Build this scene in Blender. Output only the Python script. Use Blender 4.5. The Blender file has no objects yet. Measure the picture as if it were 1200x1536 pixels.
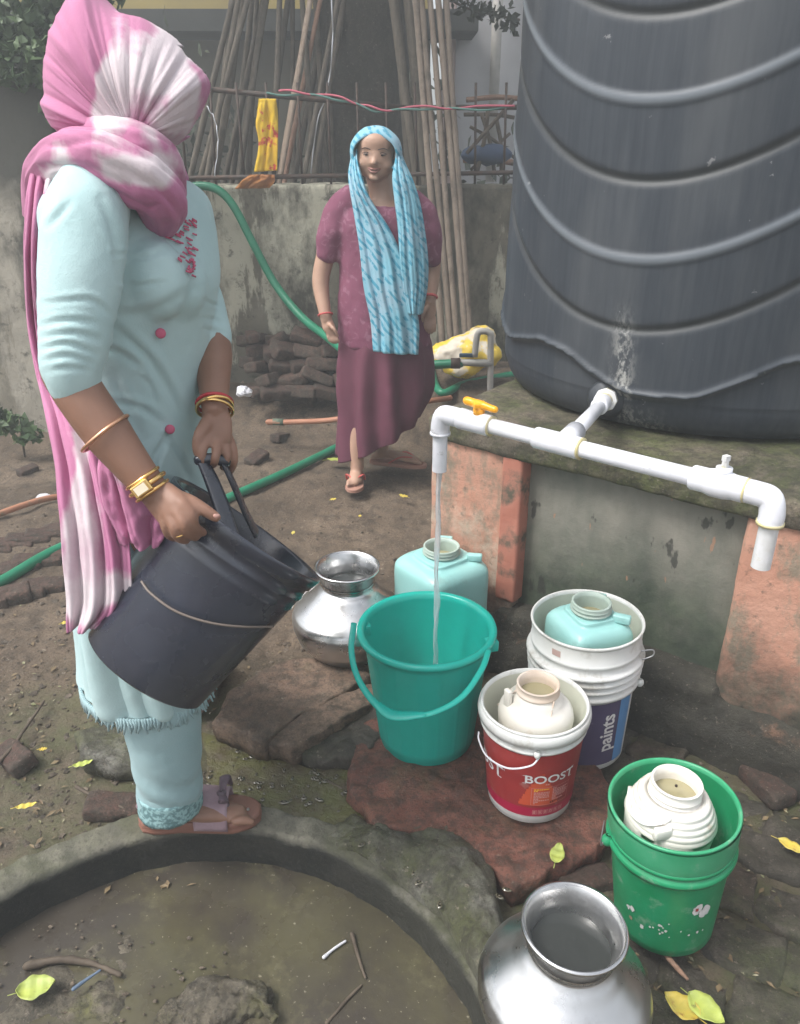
import bpy, math, random
import numpy as np
from mathutils import Vector, Matrix
random.seed(7); rng = np.random.default_rng(7)
S = bpy.context.scene; COL = S.collection
PI = math.pi
# ------------------------------------------------------------------ camera
PITCH = 25.0; CAMH = 1.5; FL = 1200.0
cd = bpy.data.cameras.new('camera'); cam = bpy.data.objects.new('camera', cd); COL.objects.link(cam)
cam.location = (0, 0, CAMH); cam.rotation_euler = (math.radians(90 - PITCH), 0, 0)
cd.sensor_fit = 'VERTICAL'; cd.sensor_height = 36; cd.sensor_width = 28.125; cd.lens = FL / 1536 * 36
cd.clip_start = 0.02; cd.clip_end = 400
S.camera = cam
# ------------------------------------------------------------------ sky and sun (overcast, soft)
w = bpy.data.worlds.new('World'); S.world = w; w.use_nodes = True
nt = w.node_tree; nt.nodes.clear()
sk = nt.nodes.new('ShaderNodeTexSky'); sk.sky_type = 'NISHITA'; sk.sun_disc = False
SUN_EL = math.radians(58); SUN_AZ = math.radians(-112)
sk.sun_elevation = SUN_EL; sk.sun_rotation = SUN_AZ; sk.air_density = 1.0; sk.dust_density = 4.0
hs = nt.nodes.new('ShaderNodeHueSaturation'); hs.inputs['Saturation'].default_value = 0.30
bg = nt.nodes.new('ShaderNodeBackground'); bg.inputs[1].default_value = 0.15
wo = nt.nodes.new('ShaderNodeOutputWorld')
nt.links.new(sk.outputs[0], hs.inputs['Color']); nt.links.new(hs.outputs[0], bg.inputs[0]); nt.links.new(bg.outputs[0], wo.inputs[0])
sd = bpy.data.lights.new('sun', 'SUN'); sd.energy = 1.45; sd.angle = math.radians(18); sd.color = (1, .975, .94)
sun = bpy.data.objects.new('sun', sd); COL.objects.link(sun)
sdir = Vector((math.sin(SUN_AZ) * math.cos(SUN_EL), math.cos(SUN_AZ) * math.cos(SUN_EL), math.sin(SUN_EL)))
sun.rotation_euler = sdir.to_track_quat('Z', 'Y').to_euler()
S.view_settings.view_transform = 'Standard'; S.view_settings.look = 'None'
S.view_settings.exposure = 1.15; S.view_settings.gamma = 1; S.view_settings.use_curve_mapping = False
S.render.engine = 'CYCLES'
# ------------------------------------------------------------------ maths helpers
CP, SP = math.cos(math.radians(PITCH)), math.sin(math.radians(PITCH))
def ray(px, py):
    u = (px - 600) / FL; v = (768 - py) / FL
    return np.array([u, CP + v * SP, -SP + v * CP])
def G(px, py, z=0.0):                      # the point of height z seen at that pixel
    r = ray(px, py); t = (z - CAMH) / r[2]
    return np.array([r[0] * t, r[1] * t, z])
def V(px, py, Y):                          # the point at distance Y seen at that pixel
    r = ray(px, py); t = Y / r[1]
    return np.array([r[0] * t, Y, CAMH + r[2] * t])
def to_px(P):
    P = np.asarray(P, float); z = P[..., 2] - CAMH
    d = P[..., 1] * CP - z * SP
    return 600 + FL * P[..., 0] / d, 768 - FL * (P[..., 1] * SP + z * CP) / d
def _h(i, j, k, s):
    n = (i * 374761393 + j * 668265263 + k * 2147483647 + s * 974634777) & 0xffffffff
    n = ((n ^ (n >> 13)) * 1274126177) & 0xffffffff
    return ((n ^ (n >> 16)) & 0xffff) / 65535.0
def vnoise(p, s=0):
    p = np.asarray(p, float); f = np.floor(p); q = p - f; i = f.astype(np.int64)
    q = q * q * (3 - 2 * q); r = 0
    for a in (0, 1):
        for b in (0, 1):
            for c in (0, 1):
                wgt = (q[..., 0] if a else 1 - q[..., 0]) * (q[..., 1] if b else 1 - q[..., 1]) * (q[..., 2] if c else 1 - q[..., 2])
                r = r + wgt * _h(i[..., 0] + a, i[..., 1] + b, i[..., 2] + c, s)
    return r * 2 - 1
def fbm(p, o=4, s=0, g=.5):
    p = np.asarray(p, float); r = 0; a = 1; t = 0
    for k in range(o):
        r = r + a * vnoise(p * 2 ** k, s + k); t += a; a *= g
    return r / t
def smooth01(x, a, b):
    t = np.clip((x - a) / (b - a), 0, 1); return t * t * (3 - 2 * t)
def catmull(P, n):
    P = np.asarray(P, float)
    if len(P) == 2: return P[0] + (P[1] - P[0]) * np.linspace(0, 1, n)[:, None]
    E = np.vstack([2 * P[0] - P[1], P, 2 * P[-1] - P[-2]]); out = []
    T = np.linspace(0, len(P) - 1, n)
    for t in T:
        i = min(int(t), len(P) - 2); u = t - i; a, b, c, d = E[i:i + 4]
        out.append(.5 * (2 * b + (c - a) * u + (2 * a - 5 * b + 4 * c - d) * u * u + (3 * b - a - 3 * c + d) * u ** 3))
    return np.array(out)
# ------------------------------------------------------------------ mesh helpers; a shape is (verts, faces)
def grid_faces(n, m, wrap=False, off=0):
    F = []
    for i in range(n - 1):
        for j in range(m if wrap else m - 1):
            k = (j + 1) % m
            F.append((off + i * m + j, off + i * m + k, off + (i + 1) * m + k, off + (i + 1) * m + j))
    return F
def join(*ss):
    vs, fs, o = [], [], 0
    for v, f in ss:
        v = np.asarray(v, float); vs.append(v); fs += [tuple(i + o for i in q) for q in f]; o += len(v)
    return np.vstack(vs), fs
def frames(P, ref=None):
    T = np.gradient(P, axis=0); T /= np.linalg.norm(T, axis=1)[:, None] + 1e-12
    n = np.array(ref if ref is not None else (0, 0, 1.), float)
    if abs(n @ T[0]) > .95: n = np.array([1., 0, 0])
    A, B = [], []
    for t in T:
        n = n - t * (n @ t); n /= np.linalg.norm(n) + 1e-12
        A.append(n.copy()); B.append(np.cross(t, n))
    return T, np.array(A), np.array(B)
def tube(P, R, seg=10, n=None, ref=None, flat=1.0, cap=True):
    P = np.asarray(P, float); R = np.atleast_1d(np.asarray(R, float))
    if len(R) == 1: R = np.repeat(R, len(P))
    if n:
        R = np.interp(np.linspace(0, 1, n), np.linspace(0, 1, len(R)), R); P = catmull(P, n)
    elif len(R) != len(P): R = np.interp(np.linspace(0, 1, len(P)), np.linspace(0, 1, len(R)), R)
    T, A, B = frames(P, ref)
    if cap == 'round':
        P = np.vstack([P[0] - T[0] * R[0] * .9, P[0] - T[0] * R[0] * .6, P, P[-1] + T[-1] * R[-1] * .6, P[-1] + T[-1] * R[-1] * .9])
        A = np.vstack([A[0], A[0], A, A[-1], A[-1]]); B = np.vstack([B[0], B[0], B, B[-1], B[-1]])
        R = np.concatenate([[R[0] * .35, R[0] * .8], R, [R[-1] * .8, R[-1] * .35]])
    th = np.linspace(0, 2 * PI, seg, endpoint=False)
    v = (P[:, None] + R[:, None, None] * (np.cos(th)[None, :, None] * A[:, None] * flat + np.sin(th)[None, :, None] * B[:, None])).reshape(-1, 3)
    F = grid_faces(len(P), seg, True)
    if cap: F += [tuple(range(seg))[::-1], tuple(range((len(P) - 1) * seg, len(P) * seg))]
    return v, F
def ell(c, r, seg=16, rings=10, rot=None):
    ph = np.linspace(0, PI, rings + 1)[1:-1]; th = np.linspace(0, 2 * PI, seg, endpoint=False)
    v = [(0, 0, 1)] + [(math.sin(a) * math.cos(b), math.sin(a) * math.sin(b), math.cos(a)) for a in ph for b in th] + [(0, 0, -1)]
    v = np.array(v) * np.asarray(r)
    if rot is not None: v = v @ np.array(rot).T
    v = v + np.asarray(c); F = [(0, 1 + j, 1 + (j + 1) % seg) for j in range(seg)]
    F += grid_faces(rings - 1, seg, True, 1); L = len(v) - 1; b = 1 + (rings - 2) * seg
    F += [(L, b + (j + 1) % seg, b + j) for j in range(seg)]
    return v, F
def box(c, s, rz=0, bev=0):
    x, y, z = np.array(s) / 2.
    v = np.array([(a * x, b * y, d * z) for d in (-1, 1) for a, b in ((-1, -1), (1, -1), (1, 1), (-1, 1))])
    cr, sr = math.cos(rz), math.sin(rz)
    v = v @ np.array([[cr, sr, 0], [-sr, cr, 0], [0, 0, 1]]) + np.asarray(c)
    return v, [(3, 2, 1, 0), (4, 5, 6, 7), (0, 1, 5, 4), (1, 2, 6, 5), (2, 3, 7, 6), (3, 0, 4, 7)]
def lathe(prof, seg=48, c=(0, 0, 0), axis=None, f=None):
    """prof: list of (r, z) ; first/last with r=0 close the shape"""
    th = np.linspace(0, 2 * PI, seg, endpoint=False); prof = np.array(prof, float)
    v = np.stack([np.outer(prof[:, 0], np.cos(th)), np.outer(prof[:, 0], np.sin(th)), np.repeat(prof[:, 1:2], seg, 1)], -1)
    if f: v = f(v, th)
    v = v.reshape(-1, 3); F = grid_faces(len(prof), seg, True)
    if axis is not None:
        q = Vector(axis).to_track_quat('Z', 'Y').to_matrix(); v = v @ np.array(q).T
    return v + np.asarray(c), F
def dense(prof, step=.01):
    prof = np.array(prof, float); o = [prof[0]]
    for a, b in zip(prof[:-1], prof[1:]):
        n = max(1, int(np.linalg.norm(b - a) / step))
        o += [a + (b - a) * k / n for k in range(1, n + 1)]
    return np.array(o)
def to_mesh(name, sh):
    v, f = sh; me = bpy.data.meshes.new(name)
    me.from_pydata(np.asarray(v).tolist(), [], [tuple(int(i) for i in q) for q in f]); return me
def remesh(shapes, voxel, it=3, mask=None):
    me = to_mesh('tmp', join(*shapes)); o = bpy.data.objects.new('tmp', me); COL.objects.link(o)
    m = o.modifiers.new('r', 'REMESH'); m.mode = 'VOXEL'; m.voxel_size = voxel
    dg = bpy.context.evaluated_depsgraph_get(); dg.update(); e = o.evaluated_get(dg).to_mesh()
    n = len(e.vertices); v = np.empty(n * 3); e.vertices.foreach_get('co', v); v = v.reshape(-1, 3).copy()
    f = [tuple(p.vertices) for p in e.polygons]
    ed = np.empty(len(e.edges) * 2, int); e.edges.foreach_get('vertices', ed); ed = ed.reshape(-1, 2)
    o.evaluated_get(dg).to_mesh_clear(); bpy.data.objects.remove(o); bpy.data.meshes.remove(me)
    cnt = np.bincount(ed.ravel(), minlength=n)[:, None] + 1e-9
    for k in range(it):
        acc = np.zeros_like(v)
        for d in range(3):
            acc[:, d] = np.bincount(ed[:, 0], v[ed[:, 1], d], n) + np.bincount(ed[:, 1], v[ed[:, 0], d], n)
        nv = acc / cnt; wgt = 1 if mask is None else mask(v)[:, None]
        v = v + (nv - v) * .6 * wgt
    return v, f
def normals(v, f):
    me = to_mesh('t', (v, f)); n = np.empty(len(v) * 3); me.vertex_normals.foreach_get('vector', n); bpy.data.meshes.remove(me)
    return n.reshape(-1, 3)
def disp(sh, fn):
    v, f = sh; v = np.asarray(v, float); return v + normals(v, f) * np.asarray(fn(v))[:, None], f
def obj(name, sh, m, parent=None, sm=True, bev=0, sub=0, attr=None, **kw):
    me = sh if isinstance(sh, bpy.types.Mesh) else to_mesh(name, sh)
    if m and not me.materials: me.materials.append(m)
    if sm and not isinstance(sh, bpy.types.Mesh): me.shade_smooth()
    o = bpy.data.objects.new(name, me); COL.objects.link(o)
    if parent: o.parent = parent; o.matrix_parent_inverse = Matrix.Translation(parent.location).inverted() if parent.rotation_euler.z == 0 else parent.matrix_basis.inverted()
    if bev:
        b = o.modifiers.new('b', 'BEVEL'); b.width = bev; b.segments = 2; b.limit_method = 'ANGLE'
    if sub:
        b = o.modifiers.new('s', 'SUBSURF'); b.levels = b.render_levels = sub
    if attr is not None:
        for k, a in attr.items():
            at = me.attributes.new(k, 'FLOAT', 'POINT'); at.data.foreach_set('value', np.asarray(a, float))
    for k, a in kw.items(): o[k] = a
    return o
def tag(o, label, cat, group=None):
    o['label'] = label; o['category'] = cat
    if group: o['group'] = group
    return o
def thing(name, label, cat, loc=(0, 0, 0), group=None):
    o = bpy.data.objects.new(name, None); COL.objects.link(o); o.location = Vector(loc); o.empty_display_size = .1
    return tag(o, label, cat, group)
def solid(o, t, off=0):
    m = o.modifiers.new('t', 'SOLIDIFY'); m.thickness = t; m.offset = off; return o
# ------------------------------------------------------------------ material helper
class N:
    def __init__(s, name):
        s.m = bpy.data.materials.new(name); s.m.use_nodes = True; s.t = s.m.node_tree; s.t.nodes.clear()
        s.out = s.t.nodes.new('ShaderNodeOutputMaterial'); s.b = s.t.nodes.new('ShaderNodeBsdfPrincipled')
        s.t.links.new(s.b.outputs[0], s.out.inputs[0]); s.co = s.t.nodes.new('ShaderNodeTexCoord').outputs['Object']
    def L(s, a, b): s.t.links.new(a, b)
    def put(s, v, inp):
        if isinstance(v, bpy.types.NodeSocket): s.L(v, inp)
        elif isinstance(v, (tuple, list)): inp.default_value = tuple(v) + ((1,) if len(v) == 3 and inp.type == 'RGBA' else ())
        else: inp.default_value = v
    def map(s, sc=(1, 1, 1), rot=(0, 0, 0)):
        n = s.t.nodes.new('ShaderNodeMapping'); n.inputs['Scale'].default_value = sc; n.inputs['Rotation'].default_value = rot
        s.L(s.co, n.inputs[0]); return n.outputs[0]
    def noise(s, sc=5, det=5, rough=.55, vec=None, dist=0):
        n = s.t.nodes.new('ShaderNodeTexNoise'); n.inputs['Scale'].default_value = sc; n.inputs['Detail'].default_value = det
        n.inputs['Roughness'].default_value = rough; n.inputs['Distortion'].default_value = dist
        s.L(vec or s.co, n.inputs[0]); return n.outputs[0]
    def vor(s, sc=5, vec=None, feat='F1'):
        n = s.t.nodes.new('ShaderNodeTexVoronoi'); n.feature = feat; n.inputs['Scale'].default_value = sc; s.L(vec or s.co, n.inputs[0]); return n.outputs[0]
    def wave(s, sc, vec=None, dist=2, dr='X', det=2):
        n = s.t.nodes.new('ShaderNodeTexWave'); n.bands_direction = dr; n.inputs['Scale'].default_value = sc; n.inputs['Distortion'].default_value = dist
        n.inputs['Detail'].default_value = det; s.L(vec or s.co, n.inputs[0]); return n.outputs[1]
    def ramp(s, fac, stops):
        n = s.t.nodes.new('ShaderNodeValToRGB'); e = n.color_ramp.elements
        while len(e) < len(stops): e.new(.5)
        for k, (p, c) in enumerate(stops):
            e[k].position = p; e[k].color = (c, c, c, 1) if not isinstance(c, (tuple, list)) else tuple(c) + (1,)
        s.L(fac, n.inputs[0]); return n.outputs[0]
    def mix(s, f, a, b, mode='MIX'):
        n = s.t.nodes.new('ShaderNodeMix'); n.data_type = 'RGBA'; n.blend_type = mode
        s.put(f, n.inputs[0]); s.put(a, n.inputs[6]); s.put(b, n.inputs[7]); return n.outputs[2]
    def math(s, op, a, b=0):
        n = s.t.nodes.new('ShaderNodeMath'); n.operation = op; s.put(a, n.inputs[0]); s.put(b, n.inputs[1]); return n.outputs[0]
    def attr(s, name):
        n = s.t.nodes.new('ShaderNodeAttribute'); n.attribute_name = name; return n.outputs['Fac']
    def sep(s, axis):
        n = s.t.nodes.new('ShaderNodeSeparateXYZ'); s.L(s.co, n.inputs[0]); return n.outputs[axis]
    def rand(s): return s.t.nodes.new('ShaderNodeObjectInfo').outputs['Random']
    def bump(s, h, st=.3, d=.01):
        n = s.t.nodes.new('ShaderNodeBump'); n.inputs['Strength'].default_value = st; n.inputs['Distance'].default_value = d
        s.L(h, n.inputs['Height']); s.L(n.outputs[0], s.b.inputs['Normal'])
    def fin(s, col=None, rough=None, metal=0, **k):
        if col is not None: s.put(col, s.b.inputs['Base Color'])
        if rough is not None: s.put(rough, s.b.inputs['Roughness'])
        s.b.inputs['Metallic'].default_value = metal
        for a, v in k.items(): s.put(v, s.b.inputs[a.replace('_', ' ')])
        return s.m
def mat(name, c1, c2=None, sc=8, rough=.7, bs=40, bst=.2, bd=.004, metal=0, lo=.35, hi=.65, det=6, dirt=None, dsc=4, dlo=.5, dhi=.7, rv=0, **k):
    n = N(name); col = c1
    if c2: col = n.mix(n.ramp(n.noise(sc, det), [(lo, 0.), (hi, 1.)]), c1, c2)
    if dirt: col = n.mix(n.ramp(n.noise(dsc, 8, .65), [(dlo, 0.), (dhi, 1.)]), col, dirt)
    if rv: col = n.mix(1.0, col, n.ramp(n.rand(), [(0, 1 - rv), (1, 1.)]), 'MULTIPLY')
    if bst: n.bump(n.noise(bs, 8, .6), bst, bd)
    return n.fin(col, rough, metal, **k)
# ------------------------------------------------------------------ materials
def m_mud():
    n = N('mud'); a = n.noise(2.2, 9, .62); b = n.noise(14, 8, .65)
    c = n.mix(n.ramp(a, [(.35, 0.), (.65, 1.)]), (.092, .066, .043), (.195, .145, .10))
    c = n.mix(n.ramp(b, [(.47, 0.), (.66, 1.)]), c, (.070, .052, .036))
    c = n.mix(n.ramp(n.noise(55, 4, .7), [(.62, 0.), (.70, .8)]), c, (.33, .28, .22))
    c = n.mix(n.ramp(n.noise(130, 5, .75), [(.50, 0.), (.62, .75)]), c, (.035, .026, .018)); c = n.mix(n.ramp(n.noise(95, 4, .7), [(.66, 0.), (.72, .8)]), c, (.34, .28, .21))
    wet = n.attr('wet'); moss = n.attr('moss')
    c = n.mix(n.math('MULTIPLY', moss, n.ramp(n.noise(9, 8, .7), [(.35, 0.), (.62, 1.)])), c, (.085, .095, .035))
    c = n.mix(n.math('MULTIPLY', wet, .6), c, (.05, .042, .028))
    r = n.ramp(n.math('MULTIPLY', wet, n.ramp(n.noise(7, 6), [(.3, .5), (.6, 1.)])), [(0, .85), (1, .12)])
    n.bump(n.noise(60, 10, .75), .9, .012); return n.fin(c, r)
MUD = m_mud()
def m_stone(name, c1, c2, moss=(.07, .085, .03), mlo=.5, mhi=.68, wet=.4, sc=6, streak=None):
    n = N(name); vec = n.map((1, 1, 1))
    if streak: vec = n.map(streak, (0, 0, .6))
    c = n.mix(n.ramp(n.noise(sc, 9, .65, vec), [(.35, 0.), (.65, 1.)]), c1, c2)
    c = n.mix(n.ramp(n.noise(5, 9, .7, dist=.4), [(mlo, 0.), (mhi, .85)]), c, moss)
    c = n.mix(n.ramp(n.noise(60, 5, .7), [(.60, 0.), (.72, .5)]), c, (.3, .27, .22))
    c = n.mix(n.ramp(n.noise(2.6, 5, .6), [(.3, .55), (.62, 0.)]), c, (.03, .028, .02))
    c = n.mix(1.0, c, n.ramp(n.rand(), [(0, .7), (1, 1.)]), 'MULTIPLY')
    c = n.mix(n.ramp(n.noise(26, 10, .78), [(.46, 0.), (.58, .7)]), c, (.03, .026, .018)); c = n.mix(n.ramp(n.noise(120, 5, .75), [(.52, 0.), (.64, .7)]), c, (.025, .022, .016)); c = n.mix(n.ramp(n.noise(80, 5, .75), [(.60, 0.), (.68, .6)]), c, (.30, .25, .20))
    n.bump(n.noise(38, 10, .76), .9, .012)
    return n.fin(c, n.ramp(n.noise(6, 6), [(.35, wet), (.7, .85)]))
REDSTONE = m_stone('red_sandstone', (.21, .070, .048), (.31, .125, .085), streak=(1.2, 5, 2), wet=.3, mlo=.52, mhi=.72)
TANSTONE = m_stone('tan_sandstone', (.26, .16, .11), (.34, .23, .16), wet=.35, mlo=.6, mhi=.8)
DARKSTONE = m_stone('dark_wet_stone', (.05, .045, .035), (.11, .095, .075), wet=.25)
GREYSTONE = m_stone('grey_paving', (.085, .072, .055), (.17, .145, .115), wet=.5, mlo=.44, mhi=.60)
BRICKST = m_stone('mossy_brick', (.11, .072, .052), (.17, .12, .09), wet=.45, mlo=.42, mhi=.6)
MOSSCON = m_stone('mossy_concrete', (.11, .105, .085), (.30, .29, .25), moss=(.10, .11, .035), mlo=.42, mhi=.6, wet=.15, sc=14)
def m_rim():
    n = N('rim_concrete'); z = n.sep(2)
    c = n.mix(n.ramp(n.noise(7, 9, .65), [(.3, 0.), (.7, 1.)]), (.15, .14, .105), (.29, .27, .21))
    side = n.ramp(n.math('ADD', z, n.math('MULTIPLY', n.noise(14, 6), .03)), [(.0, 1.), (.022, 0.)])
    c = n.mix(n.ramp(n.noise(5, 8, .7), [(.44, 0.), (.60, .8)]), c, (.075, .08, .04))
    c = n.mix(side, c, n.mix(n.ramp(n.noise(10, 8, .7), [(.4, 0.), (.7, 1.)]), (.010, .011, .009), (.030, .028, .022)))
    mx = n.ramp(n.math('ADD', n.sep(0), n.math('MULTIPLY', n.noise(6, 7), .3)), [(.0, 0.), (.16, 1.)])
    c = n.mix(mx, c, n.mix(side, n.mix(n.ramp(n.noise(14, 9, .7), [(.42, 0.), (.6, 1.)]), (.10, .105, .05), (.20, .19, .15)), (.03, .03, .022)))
    c = n.mix(n.ramp(n.noise(90, 6, .75), [(.52, 0.), (.64, .6)]), c, (.05, .046, .035))
    n.bump(n.noise(45, 10, .76), .9, .01); return n.fin(c, .6)
RIM = m_rim()
def m_pitwater():
    n = N('murky_water'); c = n.mix(n.ramp(n.noise(3.2, 7, .6), [(.45, 0.), (.62, 1.)]), (.050, .042, .033), (.078, .070, .040))
    c = n.mix(n.ramp(n.noise(6, 9, .75), [(.55, 0.), (.66, .6)]), c, (.125, .115, .065))
    c = n.mix(n.ramp(n.noise(90, 3, .6), [(.66, 0.), (.7, .7)]), c, (.3, .27, .2))
    n.bump(n.noise(10, 7, .65), .18, .01); return n.fin(c, n.ramp(n.noise(5, 6), [(.42, .14), (.6, .42)]), Specular_IOR_Level=.35)
PITWATER = m_pitwater()
def m_plaster(name, c1, c2, stain, slo=.42, shi=.52, peel=(.42, .40, .32), top=None):
    n = N(name); c = n.mix(n.ramp(n.noise(4, 8, .6), [(.3, 0.), (.7, 1.)]), c1, c2)
    v = n.map((3.5, 3.5, .8)); c = n.mix(n.ramp(n.noise(.75, 9, .68, v), [(.50, 0.), (.53, .95)]), c, peel)
    c = n.mix(n.ramp(n.noise(1.6, 9, .7, n.map((1, 1, .5))), [(slo, .9), (shi, 0.)]), c, stain)
    c = n.mix(n.ramp(n.noise(11, 9, .75), [(.56, 0.), (.66, .8)]), c, stain)
    if top is not None:
        zz = n.math('ADD', n.sep(2), n.math('MULTIPLY', n.noise(7, 7), .35))
        c = n.mix(n.ramp(n.math('SUBTRACT', zz, top), [(0, 0.), (.25, .95)]), c, stain)
    n.bump(n.noise(28, 10, .7), .5, .012); return n.fin(c, .9)
WALLP = m_plaster('stained_wall_plaster', (.105, .095, .07), (.18, .165, .125), (.04, .038, .028), peel=(.40, .385, .30))
LWALLP = m_plaster('peeling_wall_plaster', (.19, .17, .13), (.31, .28, .22), (.055, .055, .045), peel=(.36, .33, .27), top=1.30)
def m_orange():
    n = N('orange_limewash'); c = n.mix(n.ramp(n.noise(6, 8, .6), [(.3, 0.), (.7, 1.)]), (.44, .215, .145), (.52, .29, .21))
    c = n.mix(n.ramp(n.noise(9, 10, .78, n.map((1, 1, .6))), [(.48, 0.), (.60, .9)]), c, (.22, .19, .14))
    c = n.mix(n.ramp(n.noise(4, 8, .7), [(.58, 0.), (.70, .75)]), c, (.5, .42, .33))
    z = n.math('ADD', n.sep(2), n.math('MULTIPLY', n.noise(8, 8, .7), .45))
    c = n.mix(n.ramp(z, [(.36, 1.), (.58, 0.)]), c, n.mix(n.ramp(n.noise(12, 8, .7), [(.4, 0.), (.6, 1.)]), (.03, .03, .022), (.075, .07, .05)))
    c = n.mix(n.ramp(n.noise(38, 6, .7), [(.58, 0.), (.68, .6)]), c, (.09, .08, .06))
    n.bump(n.noise(30, 10, .7), .5, .01); return n.fin(c, .85)
ORANGE = m_orange()
REDPAINT = mat('red_pillar_edge', (.38, .14, .095), (.44, .19, .135), 9, .8, 30, .4, .006, dirt=(.10, .085, .06), dsc=9, dlo=.50, dhi=.62)
def m_panel():
    n = N('mouldy_cement_panel'); v = n.map((1.5, 1.5, .7))
    c = n.mix(n.ramp(n.noise(3, 8, .6, v), [(.35, 0.), (.62, 1.)]), (.13, .135, .11), (.27, .25, .21))
    z = n.math('ADD', n.sep(2), n.math('MULTIPLY', n.noise(5, 8, .7), .5))
    c = n.mix(n.ramp(z, [(.52, .9), (.80, 0.)]), c, n.mix(n.ramp(n.noise(9, 8, .7), [(.4, 0.), (.65, 1.)]), (.030, .045, .030), (.08, .105, .065)))
    c = n.mix(n.ramp(n.noise(13, 4, .5, v), [(.64, 0.), (.67, .8)]), c, (.035, .035, .03))
    c = n.mix(n.ramp(n.noise(22, 4, .5, n.map((1.5, 1.5, .5))), [(.70, 0.), (.715, .7)]), c, (.38, .2, .12))
    n.bump(n.noise(40, 9, .7), .35, .006); return n.fin(c, .62)
PANEL = m_panel()
PLATTOP = m_stone('platform_top_mortar', (.20, .17, .12), (.30, .24, .18), moss=(.10, .125, .03), mlo=.40, mhi=.56, wet=.6)
FOOTING = m_stone('black_mould_footing', (.035, .033, .026), (.09, .082, .06), moss=(.30, .16, .10), mlo=.60, mhi=.68, wet=.5, sc=9)
def m_tank():
    n = N('dusty_black_polyethylene'); v = n.map((30, 30, 1.6)); v2 = n.map((4, 4, .7))
    c = n.mix(n.ramp(n.noise(2.2, 8, .6, v), [(.35, 0.), (.68, 1.)]), (.023, .029, .038), (.037, .044, .054))
    c = n.mix(n.ramp(n.noise(1.5, 7, .6, v2), [(.46, 0.), (.70, .55)]), c, (.085, .09, .095))
    c = n.mix(n.ramp(n.noise(28, 4, .6), [(.70, 0.), (.73, .55)]), c, (.28, .28, .28))
    c = n.mix(n.attr('ridge_highlight'), c, (.15, .17, .19)); c = n.mix(n.attr('groove'), c, (.035, .037, .036)); c = n.mix(n.math('MULTIPLY', n.attr('dust'), n.ramp(n.noise(70, 5, .7, n.map((1, 1, .5))), [(.45, 0.), (.58, 1.)])), c, (.32, .32, .30))  # paler ribs: their highlight is put into the colour
    n.bump(n.noise(60, 5, .6, n.map((1, 1, .15))), .12, .003); return n.fin(c, .5, Specular_IOR_Level=.38)
TANK = m_tank()
PVC = mat('white_pvc', (.78, .79, .84), (.66, .67, .71), 14, .28, 60, .08, dirt=(.30, .30, .30), dsc=30, dlo=.62, dhi=.74)
PVCB = mat('scuffed_pvc', (.70, .71, .74), (.55, .55, .53), 20, .4, 60, .1, dirt=(.42, .38, .16), dsc=16, dlo=.54, dhi=.64)
GLUE = mat('yellow_solvent_glue', (.62, .54, .25), (.5, .45, .3), 30, .5)
YELPL = mat('orange_plastic', (.85, .38, .015), None, rough=.3, bst=.03)
def m_teal():
    n = N('teal_plastic'); c = n.mix(n.ramp(n.noise(18, 5), [(.4, 0.), (.7, .35)]), (.004, .36, .29), (.01, .43, .36))
    n.bump(n.noise(90, 4), .06, .002); return n.fin(c, .27, Subsurface_Weight=.12, Subsurface_Radius=(.01, .03, .03))
TEAL = m_teal()
GREENB = mat('scuffed_green_plastic', (.006, .20, .075), (.014, .26, .115), 9, .36, 60, .12, dirt=(.18, .32, .22), dsc=22, dlo=.56, dhi=.72)
GREENRIM = mat('worn_green_rim', (.02, .27, .12), (.06, .33, .17), 14, .36, 60, .1, dirt=(.30, .36, .28), dsc=14, dlo=.60, dhi=.75)
WHITEB = mat('white_bucket_plastic', (.70, .71, .70), (.60, .60, .57), 6, .35, 60, .06, dirt=(.33, .30, .25), dsc=13, dlo=.54, dhi=.74)
CREAMB = mat('stained_inner_plastic', (.58, .60, .50), (.52, .52, .44), 5, .45, 60, .06)
JUGW = mat('cream_white_jug', (.78, .76, .72), (.68, .64, .56), 4, .42, 40, .08, dirt=(.48, .38, .28), dsc=13, dlo=.58, dhi=.76)
JUGN = mat('grimy_jug_neck', (.62, .50, .40), (.70, .62, .54), 12, .45, 40, .1)
AQUA = mat('aqua_translucent_plastic', (.26, .52, .50), (.34, .60, .57), 4, .34, 30, .1, dirt=(.22, .36, .33), dsc=7, dlo=.58, dhi=.75)
AQUAN = mat('grimy_aqua_neck', (.33, .42, .36), (.42, .50, .45), 12, .5, 40, .1)
def m_steel(name, r0=.2, r1=.42):
    n = N(name); n.bump(n.noise(7, 4, .5), .10, .02)
    rr = n.ramp(n.noise(7, 8, .65), [(.35, r0), (.7, r1)])
    c = n.mix(n.ramp(n.noise(9, 8, .7), [(.5, 0.), (.75, 1.)]), (.60, .60, .60), (.38, .37, .36)); return n.fin(c, rr, 1)
STEEL = m_steel('brushed_steel'); STEELR = m_steel('steel_rim', .16, .3)
def m_black():
    n = N('scratched_black_plastic'); c = n.mix(n.ramp(n.noise(3, 8, .6, n.map((1, 1, 1))), [(.4, 0.), (.7, 1.)]), (.014, .017, .027), (.042, .049, .070))
    n.bump(n.noise(160, 3, .6, n.map((.15, 1, 1), (0, .6, 0))), .1, .002); return n.fin(c, n.ramp(n.noise(9, 7), [(.35, .18), (.7, .36)]), Specular_IOR_Level=.8)
BLACKP = m_black()
WIRE = mat('galvanised_wire', (.45, .45, .46), None, rough=.35, metal=.9, bst=0)
WWIRE = mat('white_wire', (.75, .76, .80), None, rough=.35, bst=0)
DWIRE = mat('rusty_wire', (.16, .13, .11), None, rough=.5, bst=0)
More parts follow.
